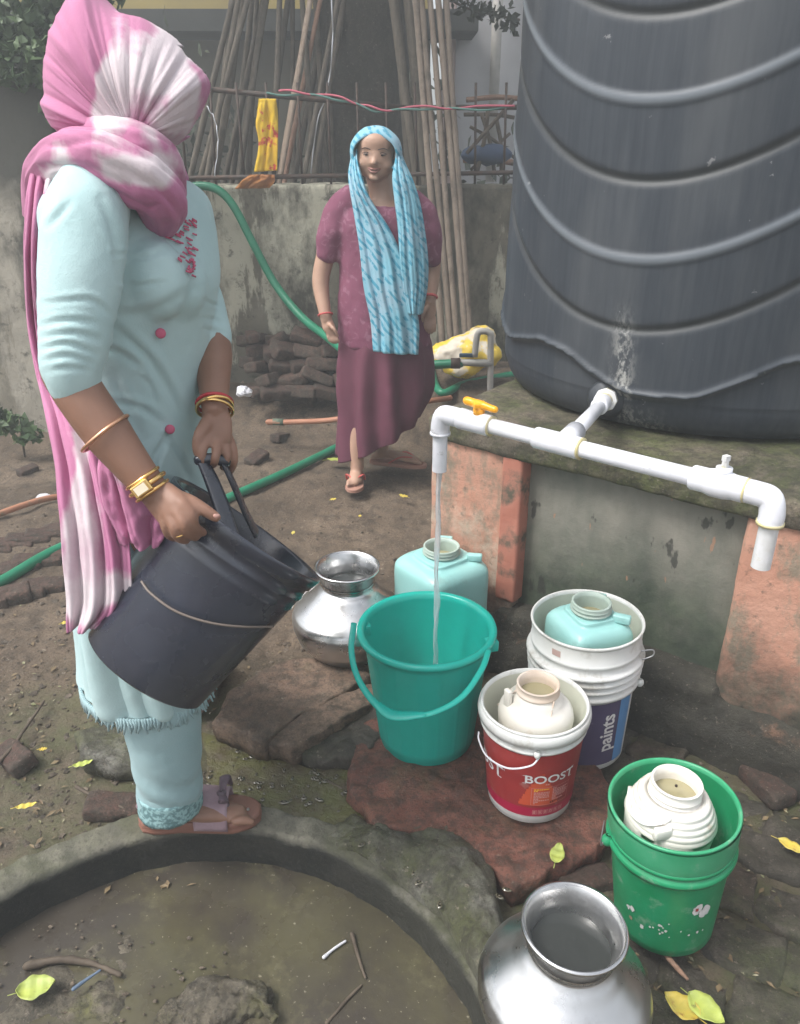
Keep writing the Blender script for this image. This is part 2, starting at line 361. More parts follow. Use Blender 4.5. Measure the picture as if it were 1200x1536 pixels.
PURPLE = mat('purple_label', (.075, .058, .125), (.09, .072, .145), 8, .4, bst=.05, dirt=(.25, .22, .3), dsc=25, dlo=.66, dhi=.72)
BLUEL = mat('blue_label_edge', (.10, .26, .52), None, rough=.4, bst=.05)
REDL = mat('red_label', (.27, .018, .025), (.36, .04, .035), 5, .38, bst=.05, dirt=(.36, .15, .13), dsc=26, dlo=.60, dhi=.70)
PINKL = mat('crimson_label_band', (.42, .008, .055), None, rough=.38, bst=0)
ORL = mat('orange_label_patch', (.60, .09, .035), None, rough=.38, bst=0)
YELL = mat('yellow_print', (.90, .50, .05), None, rough=.5, bst=0)
PINKT = mat('pink_print', (.66, .30, .28), None, rough=.5, bst=0)
WHP = mat('white_print', (.72, .70, .70), None, rough=.5, bst=0)
PAPER = mat('torn_white_sticker', (.66, .65, .64), (.5, .5, .5), 60, .7)
SKIN = mat('brown_skin', (.22, .115, .075), (.27, .145, .098), 12, .5, 120, .12, .001, Subsurface_Weight=.08, Subsurface_Radius=(.012, .005, .003))
SKIN2 = mat('light_brown_skin', (.40, .245, .175), (.45, .28, .20), 12, .5, 120, .1, .001, Subsurface_Weight=.08, Subsurface_Radius=(.012, .005, .003))
LIPS = mat('lips', (.33, .15, .12), None, rough=.4, bst=0); BROW = mat('brow_hair', (.05, .035, .03), None, rough=.8, bst=0)
EYEW = mat('eye_white', (.22, .16, .13), None, rough=.9, bst=0); IRIS = mat('iris', (.02, .012, .01), None, rough=.7, bst=0)
NAIL = mat('nail', (.42, .24, .2), None, rough=.25, bst=0)
def m_cotton(name, c1, c2, weave=900, rough=.85):
    n = N(name); c = n.mix(n.ramp(n.noise(5, 6), [(.35, 0.), (.65, 1.)]), c1, c2)
    c = n.mix(.12, c, n.mix(1., c, n.noise(weave, 2), 'MULTIPLY'))
    n.bump(n.math('ADD', n.noise(70, 6, .7), n.math('MULTIPLY', n.noise(420, 2), .4)), .35, .003); return n.fin(c, rough, Sheen_Weight=.1)
KURTA = m_cotton('aqua_cotton', (.40, .57, .575), (.46, .62, .625)); TROUS = m_cotton('grey_aqua_cotton', (.27, .41, .43), (.33, .47, .49))
LACE = mat('lace_hem', (.28, .45, .46), (.11, .21, .22), 90, .8, 200, .5, .003, lo=.45, hi=.55)
PINKEMB = mat('pink_thread', (.52, .10, .18), None, rough=.7, bst=0)
def m_dye(name, a, b, c3=None):
    n = N(name); d = n.math('ADD', n.attr('dye'), n.math('MULTIPLY', n.math('SUBTRACT', n.noise(16, 7, .6, n.map((1, 1, .6))), .5), .9))
    c = n.mix(n.ramp(d, [(.38, 0.), (.62, 1.)]), a, b)
    c = n.mix(n.ramp(n.noise(5, 6, .6), [(.55, 0.), (.7, .4)]), c, c3 or a)
    n.bump(n.math('ADD', n.noise(60, 6, .7, n.map((2, 2, .6))), n.math('MULTIPLY', n.noise(420, 2), .4)), .4, .003); return n.fin(c, .8, Sheen_Weight=.1)
SCARFP = m_dye('pink_tie_dye_cotton', (.43, .155, .275), (.60, .52, .545), (.35, .105, .22))
def m_blue():
    n = N('blue_leaf_print_cotton'); v = n.map((1, 1, 1), (0, .75, 0))
    wv = n.ramp(n.wave(13, v, 3.2, 'X', 3), [(.50, 0.), (.66, 1.)]); br = n.ramp(n.noise(28, 3), [(.44, 0.), (.52, 1.)])
    c = n.mix(n.ramp(n.noise(6, 5), [(.4, 0.), (.6, 1.)]), (.19, .44, .54), (.30, .46, .55))
    c = n.mix(n.math('MULTIPLY', wv, br), c, (.05, .28, .40))
    n.bump(n.noise(160, 4, .6), .2, .003); return n.fin(c, .8)
SCARFB = m_blue()
def m_maroon(name, c1, c2, c3, lo):
    n = N(name); c = n.mix(n.ramp(n.noise(4, 6), [(.35, 0.), (.65, 1.)]), c1, c2)
    c = n.mix(n.ramp(n.noise(24, 5, .6, dist=1.), [(lo, 0.), (lo + .08, .35)]), c, c3)
    n.bump(n.noise(150, 5, .6), .25, .003); return n.fin(c, .85)
MAROON = m_maroon('mauve_print_cotton', (.165, .045, .085), (.20, .06, .105), (.36, .20, .26), .55)
MAROON2 = m_maroon('dark_maroon_cotton', (.105, .026, .048), (.135, .036, .062), (.2, .08, .1), .8)
SOLE = mat('tan_rubber_sole', (.19, .085, .06), (.23, .105, .075), 9, .55, 50, .2)
STRAP = mat('mauve_strap', (.33, .23, .26), (.27, .18, .21), 20, .6, 120, .3); RIBB = mat('dark_ribbon', (.09, .06, .075), (.16, .11, .14), 30, .55, 90, .4)
CHAPPAL = mat('tan_flip_flop', (.36, .19, .14), None, rough=.7); REDSTR = mat('coral_strap', (.55, .10, .09), None, rough=.5)
GOLD = mat('gold', (.80, .52, .20), None, rough=.22, metal=1, bst=0); ROSEG = mat('copper_bangle', (.72, .40, .25), None, rough=.3, metal=.9, bst=0)
REDB = mat('red_glass_bangle', (.45, .03, .04), None, rough=.2, bst=0); WATCHF = mat('watch_face', (.75, .66, .5), None, rough=.15, bst=0)
BANG = mat('coral_thread', (.5, .08, .08), None, rough=.7, bst=0)
HOSE = mat('green_hose', (.012, .17, .09), (.02, .22, .12), 8, .4, 60, .1, dirt=(.10, .12, .08), dsc=10, dlo=.62, dhi=.75)
ORHOSE = mat('orange_conduit', (.36, .15, .085), (.42, .2, .12), 8, .6, 60, .1, dirt=(.2, .15, .1), dsc=12, dlo=.55, dhi=.7)
GREYPIPE = mat('grey_pipe', (.36, .35, .32), (.45, .43, .40), 12, .5); BLUEH = mat('blue_handle', (.03, .07, .12), None, rough=.4)
def m_wood(name, c1, c2, rv=.45, ax='Z'):
    n = N(name); v = n.map((22, 22, 1.2)); c = n.mix(n.ramp(n.noise(2, 8, .7, v), [(.35, 0.), (.7, 1.)]), c1, c2)
    c = n.mix(n.ramp(n.noise(7, 8, .7), [(.50, 0.), (.66, .6)]), c, (.05, .045, .035))
    c = n.mix(1., c, n.ramp(n.rand(), [(0, 1 - rv), (1, 1.)]), 'MULTIPLY'); n.bump(n.noise(8, 8, .7, v), .5, .006); return n.fin(c, .85)
TIMBER = m_wood('weathered_timber', (.10, .085, .065), (.20, .165, .125)); TIMBER2 = m_wood('fresh_timber', (.26, .15, .10), (.34, .21, .15), .3)
BAMBOO = m_wood('dry_bamboo', (.20, .155, .12), (.29, .235, .185), .25); BARK = m_stone('tree_bark', (.045, .040, .030), (.11, .095, .072), moss=(.05, .055, .032), wet=.8, sc=9, streak=(1, 1, .4))
IRON = mat('rusty_iron', (.035, .028, .024), (.08, .045, .03), 20, .7)
LEAFG = mat('green_leaf', (.07, .13, .045), (.13, .20, .08), 6, .5, bst=.1, rv=.5)
LEAFD = mat('dark_leaf', (.022, .035, .016), (.045, .06, .025), 6, .55, bst=.1, rv=.5)
LEAFY = mat('yellow_leaf', (.62, .45, .06), (.48, .42, .10), 25, .5, 60, .2, dirt=(.35, .18, .05), dsc=40, dlo=.58, dhi=.68)
LEAFYG = mat('yellow_green_leaf', (.42, .48, .10), (.30, .36, .10), 20, .5, 60, .2, dirt=(.18, .16, .06), dsc=30, dlo=.58, dhi=.68)
YCLOTH = mat('yellow_printed_cloth', (.75, .50, .02), (.70, .42, .02), 6, .75, dirt=(.55, .05, .03), dsc=9, dlo=.56, dhi=.60)
YSACK = mat('yellow_white_sack', (.72, .52, .06), (.62, .56, .46), 9, .6, 60, .3, lo=.5, hi=.55, dirt=(.30, .20, .05), dsc=12, dlo=.58, dhi=.66)
WPAPER = mat('white_paper', (.62, .62, .66), (.50, .50, .52), 30, .7); TWIG = mat('dry_twig', (.055, .04, .028), (.11, .085, .06), 20, .8)
PINKS = mat('pink_string', (.55, .13, .18), None, rough=.8, bst=0); GRNS = mat('green_string', (.10, .22, .19), None, rough=.8, bst=0)
YELWALL = mat('yellow_house_wall', (.42, .32, .09), (.34, .26, .09), 2, .85); BEIGEW = mat('beige_house_wall', (.19, .165, .115), (.14, .12, .085), 1.5, .9, 30, .3)
WHITEW = mat('white_house_wall', (.58, .58, .60), (.46, .46, .47), 1.2, .8, 20, .2); DARKW = mat('dark_roof_band', (.03, .032, .03), (.05, .05, .045), 3, .8)
def m_water():
    n = N('clear_water'); n.bump(n.noise(40, 5, .6, n.map((1, 1, .25))), .5, .01)
    return n.fin((.93, .96, .98), .12, 0, Transmission_Weight=.62, IOR=1.33)
WATER = m_water(); 
BWATER = mat('bucket_water', (.004, .30, .25), None, rough=.05, bs=30, bst=.5, bd=.01)
POTW = mat('pot_water', (.035, .038, .036), None, rough=.04, bs=14, bst=.12, bd=.01)
JUGWAT = mat('jug_water', (.30, .27, .16), None, rough=.06, bs=20, bst=.1)
# ------------------------------------------------------------------ setting: ground
PC = np.array([-.425, .80]); PR = .61
def in_poly(x, y, poly):
    r = np.zeros(np.shape(x), bool); n = len(poly)
    for i in range(n):
        x1, y1 = poly[i][:2]; x2, y2 = poly[(i + 1) % n][:2]
        c = ((y1 > y) != (y2 > y)) & (x < (x2 - x1) * (y - y1) / (y2 - y1 + 1e-12) + x1); r ^= c
    return r
def GP(pts, z=0): return np.array([G(px, py, z)[:2] for px, py in pts])
PF = np.array([.096, 2.32]); PE = np.array([.788, -.615]); PN = np.array([.615, .788]); PTOP = .746   # tank platform
xs = np.concatenate([[-30, -20, -12, -8, -5, -3.6], np.arange(-2.8, 1.9, .0125), [2.4, 3.2, 5, 9, 15, 22, 30]])
ys = np.concatenate([[-25, -16, -9, -5, -2.5, -1, 0, .3], np.arange(.5, 2.7, .0115), np.arange(2.7, 5.6, .024), [6, 7, 9, 12, 18, 26, 35]])
def ground_h(x, y):
    p = np.stack([x, y, x * 0], -1)
    h = .035 * fbm(p * 1.3, 3, 1) + .016 * fbm(p * 6, 4, 2) + .012 * np.abs(fbm(p * 17, 3, 3)) + .004 * fbm(p * 55, 2, 4) - .035
    h = h + .30 * smooth01(y + .5 * x, 4.1, 4.5) * smooth01(x, -.25, .35)                       # earth bank at the back right
    h = h + .16 * smooth01(y, 4.1, 4.8) * smooth01(-x, -.4, .4)
    h = h + .05 * np.exp(-((x + 1.75) ** 2 + (y - 3.0) ** 2) / .25)
    h = h - .02 * smooth01(.35 - np.abs(np.hypot(x + .15, y - 1.7)), 0, .3)
    d = np.hypot(x - PC[0], y - PC[1])
    near = smooth01(d, 1.0, .72)
    h = h * (1 - near) + near * (-.018 + .010 * fbm(p * 14, 4, 8))
    return np.where(d < PR + .035, -.34, h)
X, Y = np.meshgrid(xs, ys); Hh = ground_h(X, Y); gx, gy = X.ravel(), Y.ravel()
pud = GP([(300, 1095), (400, 1120), (470, 1150), (530, 1130), (545, 1215), (520, 1265), (420, 1250), (390, 1200), (310, 1170)])
dist_p = np.hypot(gx - (-.17), gy - 1.55)
wet = smooth01(dist_p, .55, .25) * .9 + .55 * smooth01(np.hypot(gx - .45, gy - 1.3), 1.0, .4) + .35 * smooth01(np.hypot(gx + .9, gy - 1.3), .8, .3)
moss = np.clip(smooth01(dist_p, .7, .25) + smooth01(np.hypot(gx - .6, gy - 1.4), 1.1, .5) + .8 * smooth01(np.hypot(gx + .8, gy - 1.6), .7, .2), 0, 1)
gr = obj('ground', (np.stack([gx, gy, Hh.ravel()], -1), grid_faces(len(ys), len(xs))), MUD, attr=dict(wet=np.clip(wet, 0, 1), moss=moss), kind='structure')
# shallow water film around the red slab and the pit (puddle)
def puddle(name, poly, z):
    c = poly.mean(0); P = catmull(np.vstack([poly, poly[:1]]), 60)[:-1]
    P = c + (P - c) * (1 + .12 * fbm(np.c_[P * 9, P[:, :1] * 0], 3, 5)[:, None])
    v = np.vstack([[*c, z], np.c_[P, np.full(len(P), z)]]); n = len(P)
    return v, [(0, 1 + i, 1 + (i + 1) % n) for i in range(n)]
n_ = N('puddle_water'); n_.bump(n_.noise(38, 6, .7, dist=.6), .7, .012)
PUD = n_.fin(n_.mix(n_.ramp(n_.noise(9, 7, .7), [(.4, 0.), (.6, 1.)]), (.075, .06, .035), (.10, .10, .035)), n_.ramp(n_.noise(14, 6), [(.4, .08), (.6, .45)]))
obj('puddle', puddle('p', pud, -.007), PUD, kind='structure')
# ------------------------------------------------------------------ the round pit
def wob(v, th):
    k = fbm(np.stack([np.cos(th) * 3, np.sin(th) * 3, th * 0], -1), 3, 9)
    k2 = fbm(np.stack([np.cos(th) * 22, np.sin(th) * 22, th * 0], -1), 3, 12)
    s = 1 + .010 * k + .004 * k2; v = v.copy(); v[..., 0] *= s[None]; v[..., 1] *= s[None]
    v[..., 2] += .004 * k2[None] + .006 * k[None]; return v
prof = dense([(PR - .004, -.32), (PR, -.012), (PR + .008, .0), (PR + .075, .002), (PR + .09, -.02), (PR + .092, -.2)], .012)
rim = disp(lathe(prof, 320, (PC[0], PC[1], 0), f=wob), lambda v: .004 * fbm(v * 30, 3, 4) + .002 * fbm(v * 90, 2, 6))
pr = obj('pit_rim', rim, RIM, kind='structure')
r_, t_ = np.meshgrid(np.linspace(0, 1, 110), np.linspace(0, 2 * PI, 220, endpoint=False), indexing='ij')
bx, by = PC[0] + r_ * PR * .995 * np.cos(t_), PC[1] + r_ * PR * .995 * np.sin(t_)
bp = np.stack([bx, by, bx * 0], -1)
bed = -.150 + .035 * fbm(bp * 6, 4, 3) + .022 * fbm(bp * 22, 4, 5) + .008 * np.abs(fbm(bp * 60, 3, 6))
for (px, py), a, s_ in (((40, 1500), .065, .12), ((180, 1400), .045, .07), ((310, 1510), .05, .07), ((170, 1500), .050, .09)):
    q = G(px, py, -.1); bed += a * np.exp(-((bx - q[0]) ** 2 + (by - q[1]) ** 2) / (2 * s_ * s_ * .45))
bedm = (np.stack([bx, by, bed], -1).reshape(-1, 3), grid_faces(110, 220, True))
SLUDGE = m_stone('pit_sludge', (.12, .10, .07), (.22, .19, .14), moss=(.13, .13, .04), mlo=.5, mhi=.64, wet=.12, sc=12)
obj('pit_bed', bedm, SLUDGE, kind='structure')
th = np.linspace(0, 2 * PI, 96, endpoint=False)
obj('pit_water', (np.vstack([[PC[0], PC[1], -.10], np.stack([PC[0] + (PR + .01) * np.cos(th), PC[1] + (PR + .01) * np.sin(th), th * 0 - .10], -1)]), [(0, 1 + i, 1 + (i + 1) % 96) for i in range(96)]), PITWATER, kind='structure')
# ------------------------------------------------------------------ slabs and stones
def slab(poly, zt, th, seed=0, n=44, amp=.05, rough=.006, bevel=.008, inner=7):
    poly = np.asarray(poly, float)[:, :2]; c = poly.mean(0)
    d = np.r_[0, np.cumsum(np.linalg.norm(np.diff(np.vstack([poly, poly[:1]]), axis=0), axis=1))]
    q = np.vstack([poly, poly[:1]]); t = np.linspace(0, d[-1], n, endpoint=False)
    P = np.stack([np.interp(t, d, q[:, k]) for k in (0, 1)], -1)
    R = np.linalg.norm(P - c, axis=1).mean()
    P = c + (P - c) * (1 + amp * fbm(np.c_[P * 2.2 / R * .5, P[:, :1] * 0] * 3 + seed, 4, seed)[:, None])
    v = []; shr = bevel / R
    levels = [(1 - .02, zt - th, 0), (1 + .01, zt - th * .5, 1), (1, zt - bevel, 1), (1 - shr, zt, 1)] + [((1 - shr) * k / inner, zt, 1) for k in range(inner - 1, 0, -1)]
    for f, z, _ in levels:
        ring = np.c_[c + (P - c) * f, np.full(n, z)]; v.append(ring)
    v = np.vstack(v + [[[*c, zt]]])
    dn = fbm(v * np.array([7, 7, 4]) + seed, 4, seed) * rough * 1.6 + fbm(v * 30 + seed, 3, seed + 3) * rough * .8
    v[:, 2] += dn * (v[:, 2] > zt - th * .9)
    out = (v[:, :2] - c) / (np.linalg.norm(v[:, :2] - c, axis=1)[:, None] + 1e-6)
    v[:3 * n, :2] += out[:3 * n] * (fbm(v[:3 * n] * 26 + seed, 3, seed + 5) * rough * 1.4)[:, None]
    F = grid_faces(len(levels), n, True); L = len(v) - 1; b = (len(levels) - 1) * n
    F += [(b + j, b + (j + 1) % n, L) for j in range(n)] + [tuple(range(n))[::-1]]
    return v, F
SC = GP([(548, 1085), (528, 1120), (520, 1185), (545, 1205), (562, 1235), (604, 1250), (645, 1243), (700, 1258), (735, 1300), (770, 1332), (835, 1302), (910, 1262), (925, 1190), (880, 1125), (800, 1080), (740, 1040), (650, 1040), (600, 1060)], .035)
o = obj('stone_slab', slab(SC, .035, .07, 3, 220, .035, .011, .007, 26), REDSTONE); tag(o, 'large wet reddish sandstone slab under the teal bucket and the red label bucket', 'stone slab', 'flat stone slabs by the water point')
SA = GP([(318, 1082), (345, 1035), (400, 1000), (440, 985), (520, 985), (560, 1010), (500, 1046), (440, 1078), (396, 1114)], .065)
o = obj('stone_slab', slab(SA, .065, .075, 5, 120, .04, .008, .006, 14), TANSTONE); tag(o, 'pinkish tan sandstone slab lying under the rear steel pot', 'stone slab', 'flat stone slabs by the water point')
SB = GP([(396, 1112), (440, 1080), (505, 1046), (560, 1025), (590, 1040), (545, 1062), (500, 1085), (480, 1102), (440, 1122)], .055)
o = obj('stone_slab', slab(SB, .055, .07, 8, 100, .04, .008, .006, 12), TANSTONE); tag(o, 'narrow wet tan slab with a dark edge between two other slabs', 'stone slab', 'flat stone slabs by the water point')
SD = GP([(485, 1100), (545, 1058), (600, 1050), (590, 1090), (548, 1135), (480, 1140), (450, 1128)], .03)
o = obj('stone_block', slab(SD, .03, .05, 11, 90, .07, .016, .008, 12), DARKSTONE); tag(o, 'dark wet broken stone left of the teal bucket base', 'stone')
SM = GP([(480, 1245), (520, 1240), (556, 1236), (600, 1256), (650, 1248), (700, 1266), (728, 1305), (745, 1345), (735, 1400), (722, 1470), (712, 1470), (672, 1392), (598, 1322), (540, 1282)], .012)
SMc = SM.copy()
def strip_stone():
    # mossy concrete lump hugging the pit rim: built between the rim circle and an outer outline
    inner = GP([(430, 1262), (500, 1274), (541, 1282), (597, 1326), (640, 1362), (670, 1392), (694, 1440), (710, 1492), (716, 1536)], 0)
    outer = GP([(440, 1225), (515, 1215), (560, 1236), (612, 1250), (662, 1246), (708, 1266), (740, 1318), (750, 1372), (790, 1480)], 0)
    inner = np.c_[inner, inner[:, 0] * 0]; outer = np.c_[outer, outer[:, 0] * 0]; A = catmull(inner, 70); B = catmull(outer, 70); nu = 30
    u = np.linspace(0, 1, nu)[None, :, None]; P = A[:, None] * (1 - u) + B[:, None] * u
    hgt = .012 + .040 * np.sin(PI * u[..., 0]) ** .6; z = -.03 + (np.repeat(hgt, 70, 0) + .03) * smooth01(np.linspace(0, 1, 70), 0, .34)[:, None]
    z = z + .020 * fbm(P * 14, 5, 2) + .012 * fbm(P * 45, 4, 6)
    z[:, 0] = np.minimum(z[:, 0], -.01); z[:, -1] = -.05; z[0] = -.04; z[-1] = -.04
    q2 = P[..., :2] - PC; rr_ = np.linalg.norm(q2, axis=-1, keepdims=True); P[..., :2] = PC + q2 * np.maximum(1, (PR + .012) / rr_)
    P[..., 2] = z; top = P.reshape(-1, 3); bot = top.copy(); bot[:, 2] = -.06
    n, m = 70, nu; F = grid_faces(n, m); F2 = [tuple(i + n * m for i in f[::-1]) for f in F]
    per = [i * m for i in range(n)] + [(n - 1) * m + j for j in range(1, m)] + [i * m + m - 1 for i in range(n - 2, -1, -1)] + [j for j in range(m - 2, 0, -1)]
    S_ = [(per[i], per[(i + 1) % len(per)], per[(i + 1) % len(per)] + n * m, per[i] + n * m) for i in range(len(per))]
    return np.vstack([top, bot]), F + F2 + S_
o = obj('concrete_lump', strip_stone(), MOSSCON); tag(o, 'rough mossy grey concrete lump on the right edge of the pit', 'concrete')
SL = GP([(112, 1095), (150, 1080), (205, 1085), (240, 1110), (225, 1140), (170, 1138), (120, 1128)], .06)
o = obj('field_stone', slab(SL, .055, .07, 15, 50, .06, .01, .014, 8), MOSSCON); tag(o, 'mossy grey stone half sunk in the mud left of the trouser leg', 'stone')
paving = bpy.data.objects.new('paving', None); COL.objects.link(paving); paving['kind'] = 'structure'
k = 0
for iy in range(14):
    for ix in range(12):
        cx = .30 + ix * .15 + (iy % 2) * .07; cy = .56 + iy * .125; ang = -.5
        cx, cy = .62 + (cx - 1.0) * math.cos(ang) - (cy - 1.2) * math.sin(ang), 1.35 + (cx - 1.0) * math.sin(ang) + (cy - 1.2) * math.cos(ang)
        cx += random.uniform(-.012, .012); cy += random.uniform(-.012, .012)
        if (cx - PF[0]) * PN[0] + (cy - PF[1]) * PN[1] > -.09: continue
        if cx < .20 or np.hypot(cx - PC[0], cy - PC[1]) < PR + .22 or cy < .45 or cx > 1.5: continue
        if in_poly(np.array([cx]), np.array([cy]), SC + (SC - SC.mean(0)) * .16)[0]: continue
        m = random.choice([5, 6, 6, 7]); a0 = random.random() * 2
        L_, W_ = random.choice([(.078, .062), (.074, .066), (.084, .060), (.070, .062)])
        sx = [(1, .9), (.2, 1.05), (-1, .85), (-1.02, -.8), (-.1, -1.05), (1, -.9)]
        pts = [(cx + (L_ * a * random.uniform(.9, 1.1)) * math.cos(ang) - (W_ * b * random.uniform(.9, 1.1)) * math.sin(ang),
                cy + (L_ * a * random.uniform(.9, 1.1)) * math.sin(ang) + (W_ * b * random.uniform(.9, 1.1)) * math.cos(ang)) for a, b in sx]
        zt = float(ground_h(np.array([cx]), np.array([cy]))[0]) + random.uniform(.004, .016)
        obj('paving_stone', slab(pts, zt, .045, 20 + k, 26, .16, .010, .008, 4), random.choice([GREYSTONE, GREYSTONE, BRICKST, DARKSTONE]), paving); k += 1
def brick_mesh(seed, s=(.20, .10, .065)):
    v, f = box((0, 0, 0), s); bm_ = remesh([(v, f)], .016, 3); v, f = bm_
    v = v + fbm(v * 22 + seed, 3, seed)[:, None] * normals(v, f) * .007
    me = to_mesh('brick', (v, f)); me.shade_smooth(); return me
BRICKM = m_stone('old_brick', (.12, .055, .042), (.19, .095, .07), moss=(.085, .075, .058), mlo=.40, mhi=.58, wet=.8, sc=9)
BM = [brick_mesh(i) for i in range(4)]; BM2 = [brick_mesh(9 + i, (.13, .09, .065)) for i in range(2)]
for b in BM + BM2: b.materials.append(BRICKM)
pile = thing('brick_pile', 'heap of old dark red bricks against the back wall', 'brick pile', (-.75, 4.55, .1))
for row in range(5):
    for c_ in range(4 - (row > 3)):
        for dp in range(2):
            px = 385 + c_ * 37 + (row % 2) * 16 + random.uniform(-7, 7); py = 588 - row * 20 + random.uniform(-3, 3)
            Yb = 4.42 + row * .05 + dp * .15; P = V(px, py, Yb)
            o = obj('brick', random.choice(BM + BM2), None, pile); o.location = P; o.matrix_parent_inverse = Matrix.Identity(4); o.location = P - np.array(pile.location)
            o.rotation_euler = (random.uniform(-.5, .5), random.uniform(-.45, .45), random.choice([0, 1.2, 0, 1.57]) + random.uniform(-.6, .6))
            s = random.uniform(.85, 1.15); o.scale = (s, s, s)
row = thing('brick_edging', 'sunken course of worn bricks edging the mud at left', 'brick edging', (-1.3, 2.6, 0))
for r2, (xa, ya, xb, yb) in enumerate([(-10, 828, 112, 792), (-15, 866, 118, 826), (-20, 905, 112, 868)]):
    for k in range(5 - (r2 == 2)):
        t = (k + .5 * (r2 % 2)) / 4.6; P = G(xa + (xb - xa) * t, ya + (yb - ya) * t, .01 - .006 * r2)
        o = obj('brick', random.choice(BM), None, row); o.matrix_parent_inverse = Matrix.Identity(4); o.location = P - np.array(row.location)
        o.rotation_euler = (random.uniform(-.12, .12), random.uniform(-.12, .12), .30 + random.uniform(-.15, .15)); s = random.uniform(.75, .95); o.scale = (s, s, s)
# loose bricks and stones (each a thing), px, py, mesh, scale, label
loose = [(20, 1130, 0), (880, 1310, 1), (40, 700, 2), (1150, 1175, 3), (385, 690, 0), (170, 1210, 1), (420, 655, 2), (240, 1120, 3), (455, 590, 1)]
lab = ['small brick bit in the mud by a yellow leaf at left', 'reddish brick piece behind the front steel pot rim', 'dark brick half buried beside the orange pipe at left', 'mossy brick at the foot of the orange pillar at right',
       'dirt covered brick in front of the hose near the far hand', 'orange brick fragment left of the sandal heel', 'brown brick under the orange pipe end', 'dark brick stub by the trouser leg', 'flat brick in front of the brick pile']
for (px, py, i), l in zip(loose, lab):
    s = random.uniform(.45, .75); P = G(px, py, 0); P[2] = ground_h(np.array([P[0]]), np.array([P[1]]))[0] + .022 * s
    o = obj('loose_brick', BM[i], None); o.location = P; o.rotation_euler = (random.uniform(-.3, .3), random.uniform(-.2, .2), random.uniform(0, 3)); o.scale = (s, s, s); tag(o, l, 'brick', 'loose bricks in the mud')
# pebbles and rubble: one mass
peb = [];
for i in range(2300):
    if i < 900: P = G(random.gauss(100, 120), random.uniform(900, 1290))
    elif i < 1300: P = G(random.uniform(300, 620), random.uniform(620, 1100))
    elif i < 1800: P = G(random.uniform(420, 1240), random.uniform(1060, 1560))
    else: P = G(random.uniform(-10, 620), random.uniform(600, 900))
    if np.hypot(P[0] - PC[0], P[1] - PC[1]) < PR + .10: continue
    P[2] = ground_h(np.array([P[0]]), np.array([P[1]]))[0]; r = random.uniform(.002, .008) * random.choice([.7, .8, 1, 1, 1.9])
    v, f = ell((0, 0, 0), (r, r * random.uniform(.5, 1), r * random.uniform(.3, .7)), 6, 4)
    v = v * (1 + .35 * rng.normal(size=(len(v), 1)).clip(-1, 1)); a = random.random() * 6
    v = v @ np.array([[math.cos(a), math.sin(a), 0], [-math.sin(a), math.cos(a), 0], [0, 0, 1]]) + P; peb.append((v, f))
RUB = m_stone('rubble', (.12, .085, .058), (.30, .24, .18), moss=(.13, .10, .07), wet=.7, sc=30)
obj('rubble', join(*peb), RUB, sm=False, kind='stuff')
# debris lump and lumps in the pit
pl = []
for i in range(130):
    P = G(random.gauss(130, 110), random.uniform(1380, 1560), -.095)
    if np.hypot(P[0] - PC[0], P[1] - PC[1]) > PR - .03: continue
    r = random.uniform(.0015, .006); v, f = ell((0, 0, 0), (r, r * random.uniform(.5, 1), r * .5), 6, 4); v = v * (1 + .35 * rng.normal(size=(len(v), 1)).clip(-1, 1)); pl.append((v + P, f))
obj('pit_gravel', join(*pl), RUB, sm=False, kind='stuff')
lump = remesh([ell(G(320, 1512, -.10), (.075, .06, .045)), ell(G(375, 1500, -.09), (.045, .03, .035)), ell(G(270, 1530, -.10), (.05, .04, .035)), tube([G(290, 1500, -.08), G(330, 1478, -.055), G(380, 1490, -.06), G(415, 1530, -.08)], .011, 8, 12)], .004, 3)
lump = disp(lump, lambda v: .012 * fbm(v * 30, 4, 2) + .008 * np.abs(fbm(v * 70, 3, 5)))
o = obj('debris_lump', lump, SLUDGE); tag(o, 'dark soggy clump of rags and roots in the pit water', 'debris')
def stick(pts, r, z, name, label, cat='stick', m=None, zs=None, group=None):
    P = [G(px, py, z if zs is None else zs[i]) for i, (px, py) in enumerate(pts)]
    P = catmull(P, 30); P[:, 2] += .003 * fbm(P * 20, 2, 3)
    o = obj(name, disp(tube(P, np.linspace(r, r * .6, 30), 8, cap='round'), lambda v: r * .3 * fbm(v * 60, 2, 4)), m or TWIG); return tag(o, label, cat, group)
stick([(-10, 1155), (30, 1105), (66, 1052)], .006, .004, 'stick', 'long thin dark stick lying in the mud at left', group='fallen sticks')
stick([(40, 1449), (90, 1440), (140, 1446), (180, 1462)], .009, -.088, 'stick', 'curved dark stick at left in the pit', group='fallen sticks')
stick([(528, 1402), (536, 1430), (548, 1466)], .005, -.095, 'stick', 'short brown twig floating right of the pit centre', group='fallen sticks')
stick([(490, 1534), (520, 1500), (542, 1478)], .004, -.097, 'stick', 'thin straw like twig at the bottom of the pit', group='fallen sticks')
stick([(115, 1180), (150, 1200), (185, 1212)], .005, .012, 'stick', 'grey twig in the rubble left of the sandal', group='fallen sticks')
stick([(490, 1172), (510, 1182), (520, 1190)], .006, -.01, 'stick', 'wet stub of wood at the edge of the red slab', group='fallen sticks')
stick([(985, 1410), (1005, 1440), (1030, 1468)], .007, .01, 'stick', 'pinkish stick in front of the green bucket', group='fallen sticks', m=TIMBER2)
stick([(486, 1436), (500, 1424), (518, 1412)], .004, -.095, 'plastic_strip', 'small pale plastic strip floating in the pit', 'litter', WPAPER)
stick([(110, 1484), (128, 1470), (150, 1456)], .004, -.075, 'plastic_strip', 'thin bluish plastic strip on the silt in the pit', 'litter', mat('blue_plastic', (.10, .14, .2)))
